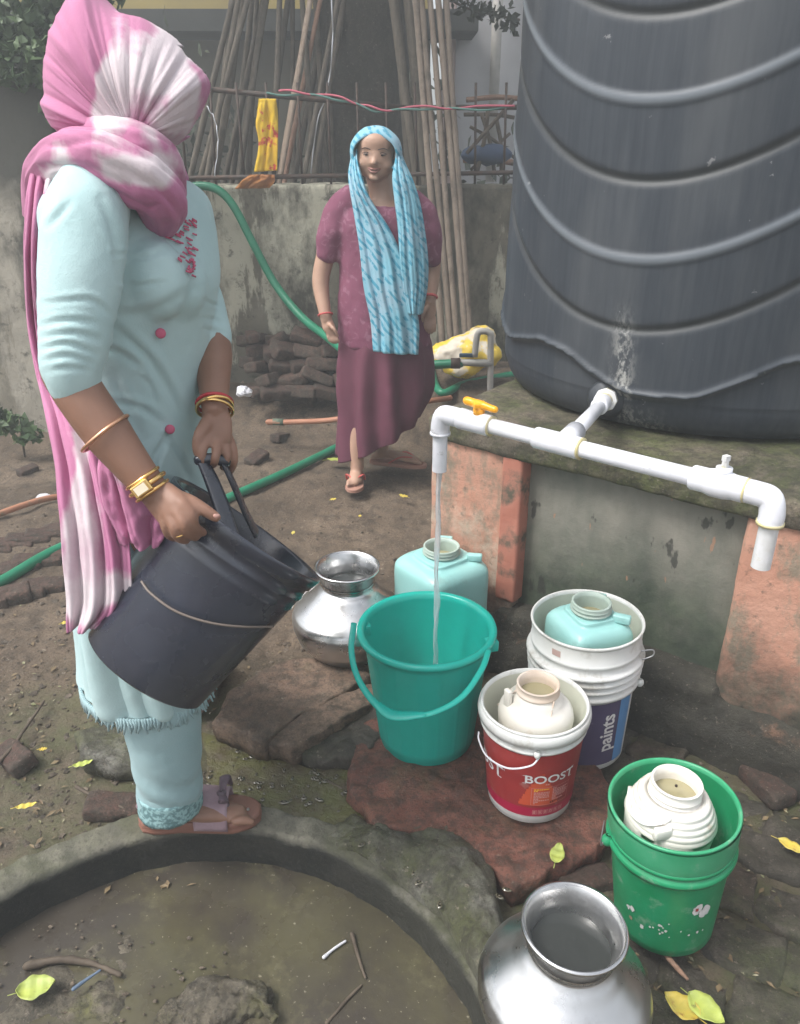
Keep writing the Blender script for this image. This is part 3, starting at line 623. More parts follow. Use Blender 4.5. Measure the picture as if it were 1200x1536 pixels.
# ------------------------------------------------------------------ leaves
def leaf(px, py, L, W, rot, z, m, label, seed=0, grp='fallen leaves', curl=.25):
    c = G(px, py, z); u = np.linspace(0, 1, 14); w_ = np.sin(PI * u ** .8) ** .75 * W / 2 * (1 + .10 * fbm(np.c_[u * 5, u * 0 + seed, u * 0], 2, seed))
    sh = []; 
    for s_ in np.linspace(-1, 1, 7):
        x = (u - .5) * L; y = w_ * s_; zz = curl * L * ((u - .5) ** 2 * .8 + (np.abs(s_) * W / L) ** 2 * .6) + .0015 * np.sin(u * 20 + seed) + .003
        sh.append(np.stack([x, y, zz], -1))
    v = np.array(sh).transpose(1, 0, 2).reshape(-1, 3); a = rot; v = v @ np.array([[math.cos(a), math.sin(a), 0], [-math.sin(a), math.cos(a), 0], [0, 0, 1]]) + c
    o = solid(obj('fallen_leaf', (v, grid_faces(14, 7)), m), .0008); tag(o, label, 'leaf', grp)
    st = obj('stem', tube([c + np.array([-math.cos(a) * L * .72, -math.sin(a) * L * .72, .004]), c + np.array([-math.cos(a) * L * .45, -math.sin(a) * L * .45, .005])], .0009, 5), m); st.parent = o
leaf(55, 1484, .075, .055, .3, -.075, LEAFYG, 'largest yellow green leaf at left in the pit', 1)
leaf(40, 1210, .05, .018, .3, .012, LEAFY, 'narrow yellow leaf in the mud left of the sandal', 2)
leaf(836, 1282, .06, .032, 1.2, .045, LEAFYG, 'yellow green leaf on the red slab in front of the red label bucket', 3)
leaf(1190, 1272, .07, .03, -.7, .02, LEAFY, 'yellow leaf at the right picture edge beside the green bucket', 4)
leaf(1022, 1512, .07, .052, 2.4, .015, LEAFY, 'round yellow leaf in front of the green bucket, the left one of a pair', 5)
leaf(1058, 1516, .075, .05, -.9, .02, LEAFYG, 'yellow green leaf overlapping the round one in front of the green bucket', 6)
leaf(65, 1125, .022, .012, .2, .01, LEAFY, 'small yellow leaf next to the long stick', 7)
leaf(100, 935, .035, .02, .5, .01, LEAFY, 'tiny yellow leaf behind the scarf end', 8)
leaf(500, 750, .03, .02, .5, .005, LEAFY, 'tiny yellow leaf on bare mud in front of the far feet', 9)
leaf(605, 745, .05, .025, 2.5, .005, LEAFY, 'brownish yellow leaf right of the far woman feet', 10)
leaf(440, 800, .03, .016, 1.5, .005, LEAFY, 'tiny yellow leaf on bare mud above the rear steel pot', 11)
leaf(540, 775, .02, .014, 1.5, .005, LEAFY, 'yellow scrap of leaf on bare mud right of the rear steel pot', 12)
leaf(505, 690, .10, .04, .2, .015, LEAFYG, 'pale green leaf by the hose near the maroon hem', 13)
leaf(125, 1147, .05, .02, .4, .03, LEAFYG, 'thin green leaf below the mossy stone', 14)
# ------------------------------------------------------------------ crumpled paper, scraps
def crumple(c, r, name, label, m, cat='litter', fl=.7, s=3):
    v, f = ell(c, (r, r * .8, r * fl), 18, 14); v2 = v - c; v = c + v2 * (1 + .45 * fbm(v2 / r * 1.6 + s, 3, s)[:, None] + .2 * np.abs(fbm(v2 / r * 4, 2, s + 4))[:, None])
    return tag(obj(name, (v, f), m, sm=False), label, cat)
crumple(V(366, 588, 4.0) , .038, 'crumpled_paper', 'crumpled white paper on the mud left of the brick pile', WPAPER)
for i, (px, py, l) in enumerate([(455, 606, 'white shard in front of the brick pile'), (445, 612, 'smaller white shard below the other one by the brick pile'), (66, 744, 'white scrap by the orange pipe at left')]):
    P = G(px, py, .06 if i < 2 else .01); crumple(P, .035, 'white_scrap', l, WPAPER, fl=.2, s=i + 6)['group'] = 'white scraps on the mud'
# ------------------------------------------------------------------ walls
def rough_wall(boxes, vox, amp, seed=0):
    sh = remesh([box(*b) for b in boxes], vox, 1)
    return disp(sh, lambda v: amp * fbm(v * 2.2, 3, seed) + amp * .7 * fbm(v * 11, 4, seed + 3))
bw = obj('back_wall', rough_wall([((.55, 5.02, .55), (6.6, .24, 1.42))], .035, .014, 4), WALLP); tag(bw, 'low stained plaster wall behind the standing woman', 'wall')
lw = obj('side_wall', rough_wall([((-2.78, 4.42, .8), (2.2, .26, 1.96)), ((-1.8, 4.75, .6), (.22, .7, 1.5))], .03, .014, 8), LWALLP); tag(lw, 'taller peeling plaster wall at the left picture edge', 'wall')
# ------------------------------------------------------------------ background buildings
yb = thing('yellow_house', 'yellow and beige house far behind the leaning poles', 'house', (-3.2, 9, 0))
obj('wall', box((-2.9, 9.2, 1.35), (6.4, .3, 2.7)), BEIGEW, yb, sm=False)
obj('upper_wall', box((-2.9, 9.15, 4.1), (6.4, .4, 3.0)), YELWALL, yb, sm=False)
obj('roof', box((-2.7, 8.8, 2.46), (6.8, 1.0, .17)), DARKW, yb, sm=False)
wb = thing('white_house', 'whitewashed building with a vertical pipe beyond the fence at upper right', 'house', (2.1, 9, 0))
obj('wall', box((2.6, 9.2, 1.6), (4.1, .3, 3.6)), WHITEW, wb, sm=False)
obj('side_strip', box((.48, 9.1, 2.4), (.12, .3, 3.4)), mat('pink_wall_strip', (.40, .30, .28)), wb, sm=False)
obj('downpipe', tube([(.93, 8.93, 1.1), (.93, 8.93, 3.4)], .05, 12), GREYPIPE, wb)
obj('window', box((1.3, 9.02, 2.2), (.1, .04, 1.6)), GREYPIPE, wb, sm=False)
# ------------------------------------------------------------------ foliage helpers
def leaves(n, sampler, size, seed=0, droop=.3, rs=None):
    r = np.random.default_rng(seed); C_ = sampler(r, n); vs = []; 
    for c in C_:
        L = size * r.uniform(.6, 1.3); d = r.normal(size=3); d[2] -= droop; d /= np.linalg.norm(d); s_ = np.cross(d, r.normal(size=3)); s_ /= np.linalg.norm(s_); nn = np.cross(d, s_)
        vs += [c - d * L * .5, c + s_ * L * .27 + nn * L * .04, c + d * L * .12 + s_ * L * .2, c + d * L * .5, c - s_ * L * .27 + nn * L * .04]
    v = np.array(vs); F = []
    for i in range(n): F += [(5 * i, 5 * i + 1, 5 * i + 2, 5 * i + 3, 5 * i + 4)]
    return v, F
def clump(c, r, k=9, fill=1.0):
    cs = np.random.default_rng(int(abs(c[0]) * 100 + c[2] * 7)).normal(size=(k, 3)) * np.array(r) * .62 + np.array(c)
    def f(g, n):
        j = g.integers(0, k, n); d = g.normal(size=(n, 3)); d /= np.linalg.norm(d, axis=1)[:, None]
        return cs[j] + d * (np.array(r) * .42) * g.uniform(.6, 1.05, (n, 1))
    return f
t = thing('creeper_bush', 'leafy green bush growing over the top of the left wall', 'bush', (-2.4, 4.7, 0))
obj('foliage', leaves(3600, clump(tuple(V(38, 40, 4.35)), (.40, .20, .26), 16), .065, 2), LEAFG, t, sm=False)
for i in range(5): obj('stem', tube([(-2.2 + i * .10, 4.62, .0), (-2.15 + i * .08, 4.62, 1.4), (-2.3 + i * .18, 4.45, 2.25)], [.02, .014, .006], 7, 12), TWIG, t)
t = thing('weed', 'small green weed at the foot of the left wall', 'plant', (-2.1, 3.95, 0))
obj('foliage', leaves(160, clump((-1.98, 3.95, .13), (.12, .10, .12), 6), .07, 5, -.2), LEAFG, t, sm=False); obj('stem', tube([(-1.98, 3.95, -.02), (-1.97, 3.95, .15)], .006, 6), TWIG, t)
tr = thing('tree', 'thick dark tree trunk behind the railing with its crown out of view', 'tree', (-.28, 6.0, 0))
tp = [V(545, 300, 5.9) * [1, 1, 0] + [0, 0, -.1], V(542, 270, 5.9), V(540, 130, 5.9), V(548, 0, 5.9), V(575, -160, 6.0)]
tk = disp(tube(tp, [.36, .31, .29, .30, .26], 40, 60), lambda v: .05 * fbm(v * [5, 5, 1.6], 4, 3) + .03 * np.abs(fbm(v * [16, 16, 4], 3, 6)))
tko = obj('trunk', tk, BARK, tr)
top = tp[-1]
for i, (dx, dy, dz) in enumerate([(-1.3, .3, 1.1), (1.2, -.4, 1.2), (.2, .8, 1.5), (-.5, -1., 1.3), (-.2, -.1, .9)]):
    obj('branch', tube([top - [0, 0, .15], top + np.array([dx, dy, dz]) * .5 + [0, 0, .1], top + np.array([dx, dy, dz])], [.17, .09, .035], 10, 12), BARK, tr)
obj('crown', leaves(9000, clump((top[0], top[1] - .2, top[2] + 1.7), (2.6, 1.9, 1.0), 46), .16, 9), LEAFD, tr, sm=False)
t = thing('overhanging_twig', 'thin leafy twig hanging in front of the white wall by the tank', 'branch', V(735, 20, 6.5))
obj('twig', tube([V(668, -5, 6.5), V(700, 12, 6.5), V(740, 22, 6.5), V(780, 30, 6.5)], .008, 6, 14), TWIG, t)
def fl(r, n): 
    u = r.uniform(0, 1, n); return np.array([V(672 + 105 * a, -8 + 44 * a + r.normal() * 9, 6.5 + r.normal() * .08) for a in u])
obj('foliage', leaves(170, fl, .07, 4), LEAFD, t, sm=False)
def hedge(g, n):
    x = g.uniform(-3.6, 3.8, n); return np.stack([x, 7.6 + g.normal(size=n) * .35, np.abs(g.normal(size=n)) * .55 * (1 + .3 * np.sin(x * 2)) * np.where(x > .4, .8, 1.25) + .1], -1)
o = obj('undergrowth', leaves(7000, hedge, .13, 7), LEAFD, sm=False); o['kind'] = 'stuff'
# ------------------------------------------------------------------ leaning timber poles
def pole_px(a, b, Ya, Yb, ext=1.0, lo=0.):
    A = V(*a, Ya); B = V(*b, Yb); d = (B - A) / (B[2] - A[2]); return A + d * (lo - A[2]), B + d * ext
tdef = [(300, 268, 372, 0, .027, 0), (318, 268, 362, 0, .03, 0), (333, 268, 392, 0, .026, 0), (348, 268, 378, 0, .028, 0), (290, 262, 352, 0, .028, 0), (362, 268, 402, 0, .03, 0), (374, 266, 386, 0, .024, 0), (392, 268, 430, 0, .03, 0),
        (404, 268, 416, 0, .026, 0), (418, 262, 464, 0, .030, 1), (431, 262, 482, 0, .026, 2), (446, 266, 497, 0, .028, 0), (458, 268, 508, 0, .024, 0), (470, 268, 452, 0, .026, 0), (484, 268, 470, 0, .024, 0), (497, 266, 488, 0, .022, 0),
        (312, 265, 358, 0, .024, 0), (476, 268, 520, 0, .026, 0), (327, 262, 348, 0, .022, 0), (440, 262, 438, 0, .022, 0)]
ORD = 'first second third fourth fifth sixth seventh eighth ninth tenth eleventh twelfth thirteenth fourteenth fifteenth sixteenth seventeenth eighteenth nineteenth twentieth'.split()
trank = {i: k for k, i in enumerate(sorted([j for j in range(len(tdef)) if tdef[j][5] == 0], key=lambda j: tdef[j][0]))}
TIMBER3 = m_wood('peeled_timber', (.30, .22, .16), (.40, .32, .25), .2)
for i, (xa, ya, xb, yb_, r, kd) in enumerate(tdef):
    Y0 = 5.25 + .10 * (i % 4) - (.08 if kd else 0); A, B = pole_px((xa, ya), (xb, yb_), Y0, Y0 + .28, .6 + .12 * (i % 3))
    P = catmull([A, (A + B) / 2 + [.02 * math.sin(i), 0, 0], B], 14)
    o = obj('timber_pole', disp(tube(P, [r * .85, r * .6], 8, 14, flat=.7 if kd else 1), lambda v: .005 * fbm(v * 14, 2, i)), [TIMBER, TIMBER3, TIMBER2][kd])
    lbl = ('leftmost' if not trank.get(i, 1) else ORD[trank.get(i, 1)]) + ' weathered grey pole from the left, counted where they pass behind the lower rail'
    if kd == 1: lbl = 'pale peeled pole standing out among the grey poles leaning on the tree'
    if kd == 2: lbl = 'reddish brown pole beside the pale peeled pole'
    tag(o, lbl, 'pole', 'timber poles leaning on the tree')
bdef = [(636, 160, 661, 480, .0185), (647, 160, 673, 480, .0175), (657, 160, 683, 478, .017), (670, 160, 696, 480, .0185), (682, 160, 704, 480, .017)]
blab = ['left end bamboo of the five tall pale poles beside the woman', 'second bamboo from the left in the row of five', 'middle bamboo of the row of five', 'fourth bamboo from the left in the row of five', 'right end bamboo of the row of five, nearest the tank']
for i, (xb, yb_, xa, ya, r) in enumerate(bdef):
    A, B = pole_px((xa, ya), (xb, yb_), 4.62, 4.85, .9, .26)
    n = 60; P = catmull([A, A + (B - A) * .33 + [.008 * math.sin(i * 3), 0, 0], A + (B - A) * .66 + [-.008 * math.sin(i * 2), 0, 0], B], n)
    u = np.linspace(0, 1, n) * 9 + i * .37; nod = np.exp(-((u % 1) - .5) ** 2 / .003); R = r * (1 + .16 * nod) * np.linspace(1.05, .85, n)
    tag(obj('bamboo_pole', tube(P, R, 10), BAMBOO), blab[i], 'bamboo', 'bamboo poles leaning on the railing')
for i, (xa, ya, xb, yb_) in enumerate([(628, 299, 590, 0), (640, 300, 612, 0), (618, 300, 600, 60)]):
    A, B = pole_px((xa, ya), (xb, yb_), 5.25, 5.4, .7); tag(obj('timber_pole', tube([A, (A + B) / 2, B], [.032, .026], 8, 12), TIMBER), ['brown pole just left of the five bamboos and right of the blue scarf', 'brown pole half hidden directly behind the leftmost of the five bamboos', 'farthest left of the brown poles beside the bamboos, against the tree'][i], 'pole', 'brown poles behind the bamboos')
# ------------------------------------------------------------------ railing on the back wall
rl = thing('iron_railing', 'rusty iron railing along the top of the back wall', 'railing', (0, 4.95, 1.25))
def rail(a, b, r): return obj('rail', tube([a, b], r, 8), IRON, rl)
rail(V(250, 128, 4.98), V(610, 162, 4.98), .014); rail(V(240, 268, 4.94), V(610, 262, 4.94), .013)
rail(V(600, 162, 4.98), V(900, 160, 4.98), .014); rail(V(600, 262, 4.94), V(900, 256, 4.94), .012)
bm0 = None
for i in range(19):
    x = -1.55 + i * .165; A = np.array([x, 4.96, 1.26])
    if bm0 is None:
        o = obj('bar', tube([(0, 0, 0), (0, 0, .52)], .007, 6), IRON, rl); bm0 = o.data; o.matrix_parent_inverse = Matrix.Identity(4)
    else: o = obj('bar', bm0, None, rl); o.matrix_parent_inverse = Matrix.Identity(4)
    o.location = A - np.array(rl.location); o.rotation_euler = (0, random.uniform(-.04, .04), 0)
def cloth(rows, nu, nv, amp, k, m, name, thick=.003, parent=None, seed=0, bulge=0, dye=None, shape=None):
    """rows: list of (left point, right point); a pleated sheet of cloth lofted through them, real 3D positions"""
    Lp = catmull([r[0] for r in rows], nv); Rp = catmull([r[1] for r in rows], nv); u = np.linspace(0, 1, nu)[None, :, None]
    P = Lp[:, None] * (1 - u) + Rp[:, None] * u; wd = np.linalg.norm(Rp - Lp, axis=1)[:, None]
    uu = np.repeat(np.linspace(0, 1, nu)[None], nv, 0); vv = np.repeat(np.linspace(0, 1, nv)[:, None], nu, 1)
    ph = uu * k * 2 * PI + 1.3 * fbm(np.stack([uu * 2, vv * 2.5, uu * 0 + seed], -1), 3, seed) * 2
    dpt = amp * (np.sin(ph) * .7 + .3 * np.sin(ph * 2.1 + 1)) + amp * .9 * fbm(np.stack([uu * 4, vv * 5, uu * 0], -1), 3, seed + 5)
    dpt = dpt + bulge * np.sin(PI * uu) ** .7
    dpt = dpt * (.15 + .85 * smooth01(vv, 0, .14)); P[..., 1] -= dpt; P[..., 2] += .15 * amp * fbm(np.stack([uu * 8, vv * 3, uu * 0], -1), 2, seed + 8)
    at = None
    if dye is not None: at = dict(dye=dye(P.reshape(-1, 3)))
    o = obj(name, (P.reshape(-1, 3), grid_faces(nv, nu)), m, parent, attr=at); return solid(o, thick)
o = cloth([(V(388, 148, 4.9), V(414, 148, 4.9)), (V(384, 185, 4.9), V(417, 185, 4.9)), (V(388, 215, 4.9), V(417, 220, 4.9)), (V(381, 258, 4.9), V(416, 256, 4.9))], 24, 40, .012, 1.5, YCLOTH, 'hanging_cloth'); tag(o, 'yellow cloth with a red print hanging from the railing', 'cloth')
o = cloth([(V(375, 262, 4.86), V(412, 262, 4.86)), (V(362, 272, 4.86), V(412, 272, 4.86)), (V(352, 283, 4.87), V(404, 282, 4.87))], 24, 14, .012, 2, mat('orange_cloth', (.42, .17, .04), (.3, .12, .04), 14, .8), 'orange_rag'); tag(o, 'dull orange rag on top of the wall below the yellow cloth', 'cloth')
def string(pts, Ys, m, label, r=.0055, seed=0):
    P = catmull([V(px, py, Ys) for px, py in pts], 90); s_ = np.linspace(0, 90, 90); P[:, 2] += .006 * np.sin(s_ * .33 + seed) + .004 * fbm(P * 9, 2, 3); P[:, 1] += .006 * np.cos(s_ * .33 + seed)
    tag(obj('string', tube(P, r, 6), m), label, 'string', 'strings tied along the railing')
string([(418, 136), (460, 140), (510, 146), (545, 158), (580, 164), (640, 160), (700, 161), (772, 157)], 4.80, PINKS, 'pink string running from the poles to the tank')
string([(400, 140), (450, 143), (510, 149), (545, 161), (580, 167), (640, 162), (700, 164), (772, 160)], 4.80, GRNS, 'green string twisted with the pink one', seed=2.5)
string([(310, 160), (322, 180), (327, 215), (322, 262)], 4.82, WWIRE, 'thin white wire loop hanging on the railing beside the pink scarf', .003)
string([(497, -5), (499, 60), (492, 130), (475, 190), (466, 265)], 5.0, WIRE, 'thin grey cord hanging down among the poles', .004)
# clutter right of the bamboos
for i, (a, b, r) in enumerate([((700, 230), (770, 150), .012), ((715, 260), (732, 165), .014), ((742, 262), (722, 170), .012), ((705, 190), (775, 240), .010), ((752, 262), (745, 180), .013), ((700, 150), (780, 148), .016), ((696, 172), (780, 178), .012), ((700, 345), (775, 300), .010), ((695, 240), (780, 246), .02), ((706, 255), (765, 200), .01)]):
    Yc = 5.3 + .05 * i; tag(obj('branch_stick', tube([V(*a, Yc), V((a[0] + b[0]) / 2 + 3, (a[1] + b[1]) / 2 - 3, Yc + .03), V(*b, Yc + .05)], r, 7, 10), TIMBER2 if i in (5, 8) else TWIG), ['thin dark stick rising from lower left to upper right beside the bamboos', 'short upright forked stick above the blue rag', 'upright dark stick leaning left over the blue rag', 'stick sloping down to the tank above the blue rag', 'upright stick nearest the tank in the heap', 'thick brown horizontal pole at the top of the stick heap', 'thin horizontal stick just below the thick brown pole', 'low stick against the wall beside the tank edge', 'thick brown horizontal pole beside the blue rag', 'thin slanting stick low in the heap by the wall top'][i], 'stick', 'dead sticks heaped behind the wall')
tag(obj('blue_rag', disp(ell(V(730, 232, 5.4), (.16, .08, .06), 24, 16), lambda v: .02 * fbm(v * 14, 3, 3)), mat('blue_rag_cloth', (.03, .05, .10), (.05, .08, .14), 12, .8)), 'dark blue rag in the stick heap right of the bamboos', 'cloth')
# ------------------------------------------------------------------ hoses
def ghose(pts, r, m, name, label, grp=None):
    P = catmull(pts, 120); tag(obj(name, tube(P, r, 14, cap='round'), m), label, 'hose', grp)
ghose([V(262, 300, 5.05), V(282, 283, 4.88), V(305, 279, 4.84), V(330, 287, 4.82), V(352, 312, 4.80), V(378, 362, 4.78), V(412, 425, 4.74), V(452, 475, 4.6), V(490, 505, 4.4), V(520, 528, 4.2), V(560, 545, 4.1), V(620, 548, 4.05), V(652, 547, 4.02), V(690, 545, 4.0)], .023, HOSE, 'garden_hose', 'green hose hanging over the back wall and running to the grey tap', 'green hoses')
def gh(px, py, z=.03):
    P = G(px, py, z); P[2] = ground_h(np.array([P[0]]), np.array([P[1]]))[0] + .022; return P
ghose([gh(-90, 905), gh(0, 868), gh(60, 838), gh(110, 812), gh(200, 780), gh(290, 757), gh(352, 735), gh(430, 700), gh(505, 662), gh(560, 640), gh(615, 618), gh(640, 600), V(660, 588, 4.2), V(700, 575, 4.4), V(780, 560, 4.6)], .021, HOSE, 'garden_hose', 'green hose lying across the mud from the left edge', 'green hoses')
ghose([gh(-80, 812), gh(0, 780), gh(60, 755), gh(110, 736), gh(190, 705), gh(260, 680)], .0135, ORHOSE, 'orange_pipe', 'orange conduit lying on the mud at left', 'orange conduits')
ghose([V(402, 633, 4.1), V(440, 633, 4.08), V(505, 629, 4.06), V(580, 612, 4.05), V(640, 602, 4.05), V(675, 597, 4.1)], .0145, ORHOSE, 'orange_pipe', 'orange conduit passing behind the far woman legs', 'orange conduits')
tag(obj('pipe_tie', tube([V(410, 633, 4.1), V(426, 633, 4.09)], .019, 10), mat('green_wrap', (.10, .13, .09))), 'greenish wrapping tied round the left end of the rear conduit', 'tie')
tp_ = thing('garden_tap', 'grey pipe tap with blue lever behind the tank platform', 'tap', V(720, 560, 4.0))
obj('riser', tube([V(735, 600, 4.0), V(736, 515, 4.0), V(734, 500, 4.0), V(724, 497, 4.0), V(716, 503, 4.0), V(712, 535, 4.0)], .016, 12, 30), GREYPIPE, tp_)
obj('body', tube([V(688, 543, 4.0), V(738, 545, 4.0)], .019, 14), GREYPIPE, tp_); obj('lever', box(V(700, 533, 4.0), (.075, .02, .02)), BLUEH, tp_, bev=.004); obj('clamp', tube([V(676, 545, 4.0), V(690, 545, 4.0)], .028, 12), IRON, tp_)
sk_ = remesh([ell(V(700, 528, 4.35), (.19, .12, .09)), ell(V(722, 508, 4.38), (.09, .09, .08)), ell(V(664, 535, 4.33), (.10, .09, .05)), ell(V(690, 552, 4.3), (.1, .08, .05))], .012, 4)
sk_ = disp(sk_, lambda v: .03 * fbm(v * [8, 8, 14], 4, 2) + .014 * np.abs(fbm(v * 30, 3, 5)))
tag(obj('yellow_sack', sk_, YSACK), 'crumpled yellow and white plastic sack behind the grey tap', 'sack')
tag(obj('dark_box', box((V(710, 560, 4.5) + [0, .15, -.14]), (.5, .3, .22)), DARKSTONE, sm=False, bev=.02), 'dark stone block under the yellow sack', 'stone')
# ------------------------------------------------------------------ tank platform
pf = thing('tank_platform', 'orange plastered masonry platform carrying the black water tank', 'platform', (PF[0], PF[1], 0))
RZ = math.atan2(PE[1], PE[0])
def pbox(s0, s1, d0, d1, z0, z1):       # s along the face, d depth behind the face line
    c = PF + PE * (s0 + s1) / 2 + PN * (d0 + d1) / 2; return box((c[0], c[1], (z0 + z1) / 2), (s1 - s0, d1 - d0, z1 - z0), RZ)
def s_of(px, py):
    r = ray(px, py); t = (PF @ PN) / (r[:2] @ PN); P = r * t; return (P[:2] - PF) @ PE, CAMH + P[2]
def pbk(sh, vox, amp, seed): return disp(remesh(sh, vox, 2), lambda v: amp * fbm(v * 3, 3, seed) + amp * .6 * fbm(v * 14, 4, seed + 2) + amp * .3 * fbm(v * 40, 3, seed + 4))
print('edges', s_of(782, 690), s_of(765, 880), s_of(1118, 745), s_of(1086, 1005), s_of(640, 620), s_of(642, 800), s_of(770, 905))
sL = s_of(775, 780)[0]; sR = s_of(1103, 860)[0]
obj('base_block', pbk([pbox(.06, 2.3, .045, 1.5, -.1, PTOP - .035)], .014, .005, 3), PANEL, pf)
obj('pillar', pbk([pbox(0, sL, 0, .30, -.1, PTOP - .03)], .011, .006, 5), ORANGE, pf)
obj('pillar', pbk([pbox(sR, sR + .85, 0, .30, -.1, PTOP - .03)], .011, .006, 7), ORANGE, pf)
obj('painted_edge', pbk([pbox(sL - .055, sL + .012, -.008, .05, .20, PTOP - .04)], .006, .003, 9), REDPAINT, pf)
obj('top_slab', pbk([pbox(-.01, 2.35, -.012, 1.55, PTOP - .075, PTOP - .002)], .013, .007, 11), PLATTOP, pf)
ft = [pbox(-.02, 2.35, -.035, .1, -.15, .14), pbox(.1, 2.35, -.06, .1, -.15, .09), pbox(sL - .05, sR + .02, -.03, .1, -.1, .19)]
obj('footing', disp(remesh(ft, .013, 8), lambda v: .022 * fbm(v * 6, 3, 21) + .012 * fbm(v * 20, 4, 22)), FOOTING, pf)
# ------------------------------------------------------------------ water tank
TC = np.array([1.02, 2.69]); 
tkr = thing('water_tank', 'large dusty black plastic water tank with raised ribs', 'water tank', (TC[0], TC[1], PTOP))
z0 = PTOP; prof = [(0, z0 + .004), (.58, z0 + .004), (.625, z0 + .012), (.655, z0 + .04), (.672, z0 + .09)]
GR = [1.035, 1.405, 1.765, 2.13]; RG = [1.215, 1.585, 1.95]
def toff(a, z):      # the ribs dip towards the front of the tank
    d = np.abs((a - math.radians(232) + PI) % (2 * PI) - PI); return .43 * np.sin(np.minimum(d, PI / 2)) ** 2 * smooth01(z, z0 + .02, z0 + .28)
for z in np.arange(z0 + .098, 2.30, .0055):
    r = .672 - .012 * (z - z0)
    prof.append((r, z))
prof += [(.63, 2.36), (.5, 2.44), (.3, 2.50), (.24, 2.51), (.24, 2.56), (.2, 2.58), (0, 2.585)]
tv, tf = lathe(prof, 380, (TC[0], TC[1], 0))
ang = np.arctan2(tv[:, 1] - TC[1], tv[:, 0] - TC[0]); fr_ = np.abs(((ang / (2 * PI / 6) + .47) % 1) - .5) * 2
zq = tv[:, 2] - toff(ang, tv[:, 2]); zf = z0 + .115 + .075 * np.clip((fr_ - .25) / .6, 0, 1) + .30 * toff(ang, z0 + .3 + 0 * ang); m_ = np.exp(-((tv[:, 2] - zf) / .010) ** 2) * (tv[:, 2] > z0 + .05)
rad = np.stack([np.cos(ang), np.sin(ang), ang * 0], -1); tv = tv + rad * (m_ * .011)[:, None] - rad * (.012 * (tv[:, 2] < zf) * (tv[:, 2] > z0 + .02))[:, None]
body_ = (tv[:, 2] > z0 + .10) & (tv[:, 2] < 2.31); RG += [.80 - .0, 2.4]; dr_ = 0 * zq
for g_ in GR: dr_ = dr_ - .008 * np.exp(-((zq - g_) / .010) ** 2)
for g_ in [1.215, 1.585, 1.95]: dr_ = dr_ + .006 * np.exp(-((zq - g_) / .013) ** 4)
dr_ = dr_ + .003 * np.abs(np.sin(PI * (zq - 1.035) / .37))
tv = tv + rad * (dr_ * body_)[:, None]
tv = tv + rad * (.003 * fbm(tv * [1.5, 1.5, 2], 2, 7))[:, None]
ridge_highlight = m_ * .3 + body_ * sum(.75 * np.exp(-((zq - g_) / .013) ** 4) for g_ in (1.215, 1.585, 1.95)); groove = body_ * sum(np.exp(-((zq - g_) / .014) ** 2) for g_ in GR) * .8
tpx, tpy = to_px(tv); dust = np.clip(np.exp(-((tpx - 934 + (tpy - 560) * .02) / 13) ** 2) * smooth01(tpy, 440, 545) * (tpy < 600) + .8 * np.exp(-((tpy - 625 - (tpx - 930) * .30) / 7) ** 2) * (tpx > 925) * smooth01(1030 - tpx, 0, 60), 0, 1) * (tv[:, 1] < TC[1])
obj('body', (tv, tf), TANK, tkr, attr=dict(ridge_highlight=np.clip(ridge_highlight, 0, 1), groove=np.clip(groove, 0, 1), dust=dust))
# ------------------------------------------------------------------ pvc outlet pipework
PZ = .92
Lp, Rp = G(661, 620, PZ), G(1163, 747, PZ); e_ = (Rp - Lp) / np.linalg.norm(Rp - Lp)
def along(px): 
    t = 0.; best = min(np.linspace(0, 1, 400), key=lambda s: abs(to_px(Lp + (Rp - Lp) * s)[0] - px)); return Lp + (Rp - Lp) * best
r = ray(910, 598); bestt = None
for t in np.linspace(1.2, 3, 2000):
    P = np.array([0, 0, CAMH]) + r * t
    if np.hypot(*(P[:2] - TC)) < .668: bestt = P; break
OUT = bestt; TEE = along(845); print('outlet', OUT, 'tee', TEE, Lp, Rp)
pv = thing('outlet_pipe', 'white plastic outlet pipe with two valves and two down spouts fixed to the tank', 'water pipe', TEE)
PR_ = .0175
obj('pipe', tube([along(690), along(1135)], PR_, 20), PVC, pv)
d1, d2 = np.array([0, 0, -1.]), None
LE = V(655, 706, Lp[1] + .0); LE[:2] = Lp[:2]; RE = V(1146, 850, Rp[1]); RE[:2] = Rp[:2]
def elbow(c, dr, rr): 
    P = [c + dr * .055, c + dr * .03, c + dr * .008 + [0, 0, -.004], c + [0, 0, -.03], c + [0, 0, -.05]]
    return tube(P, rr, 20, 24)
obj('elbow', elbow(Lp, e_, .0225), PVC, pv); obj('elbow', elbow(Rp, -e_, .0225), PVC, pv)
obj('collar', tube([Lp + [0, 0, -.046], Lp + [0, 0, -.052]], .0245, 20), PVC, pv); obj('collar', tube([Rp + [0, 0, -.046], Rp + [0, 0, -.052]], .0245, 20), GLUE, pv)
def spout(a, b, m): 
    dr = (b - a) / np.linalg.norm(b - a); P = [a, b, b, b - dr * .03]
    return obj('spout', join(tube([a, b], [PR_, PR_], 20, cap=False), tube([b, b - dr * .08], PR_ - .003, 20, cap=False), ((lambda A, B: (np.vstack([A[0][-20:], B[0][:20]]), [(i, (i + 1) % 20, 20 + (i + 1) % 20, 20 + i) for i in range(20)]))(tube([a, b], PR_, 20, cap=False), tube([b, b - dr * .08], PR_ - .003, 20, cap=False)))), m, pv)
spout(Lp + [0, 0, -.045], LE, PVC); spout(Rp + [0, 0, -.045], RE, PVCB)
obj('valve_body', tube([along(688), along(690), along(732), along(736)], [.021, .0245, .0245, .0235], 24), PVC, pv)
obj('glue_ring', tube([along(735), along(738)], .0235, 24), GLUE, pv)
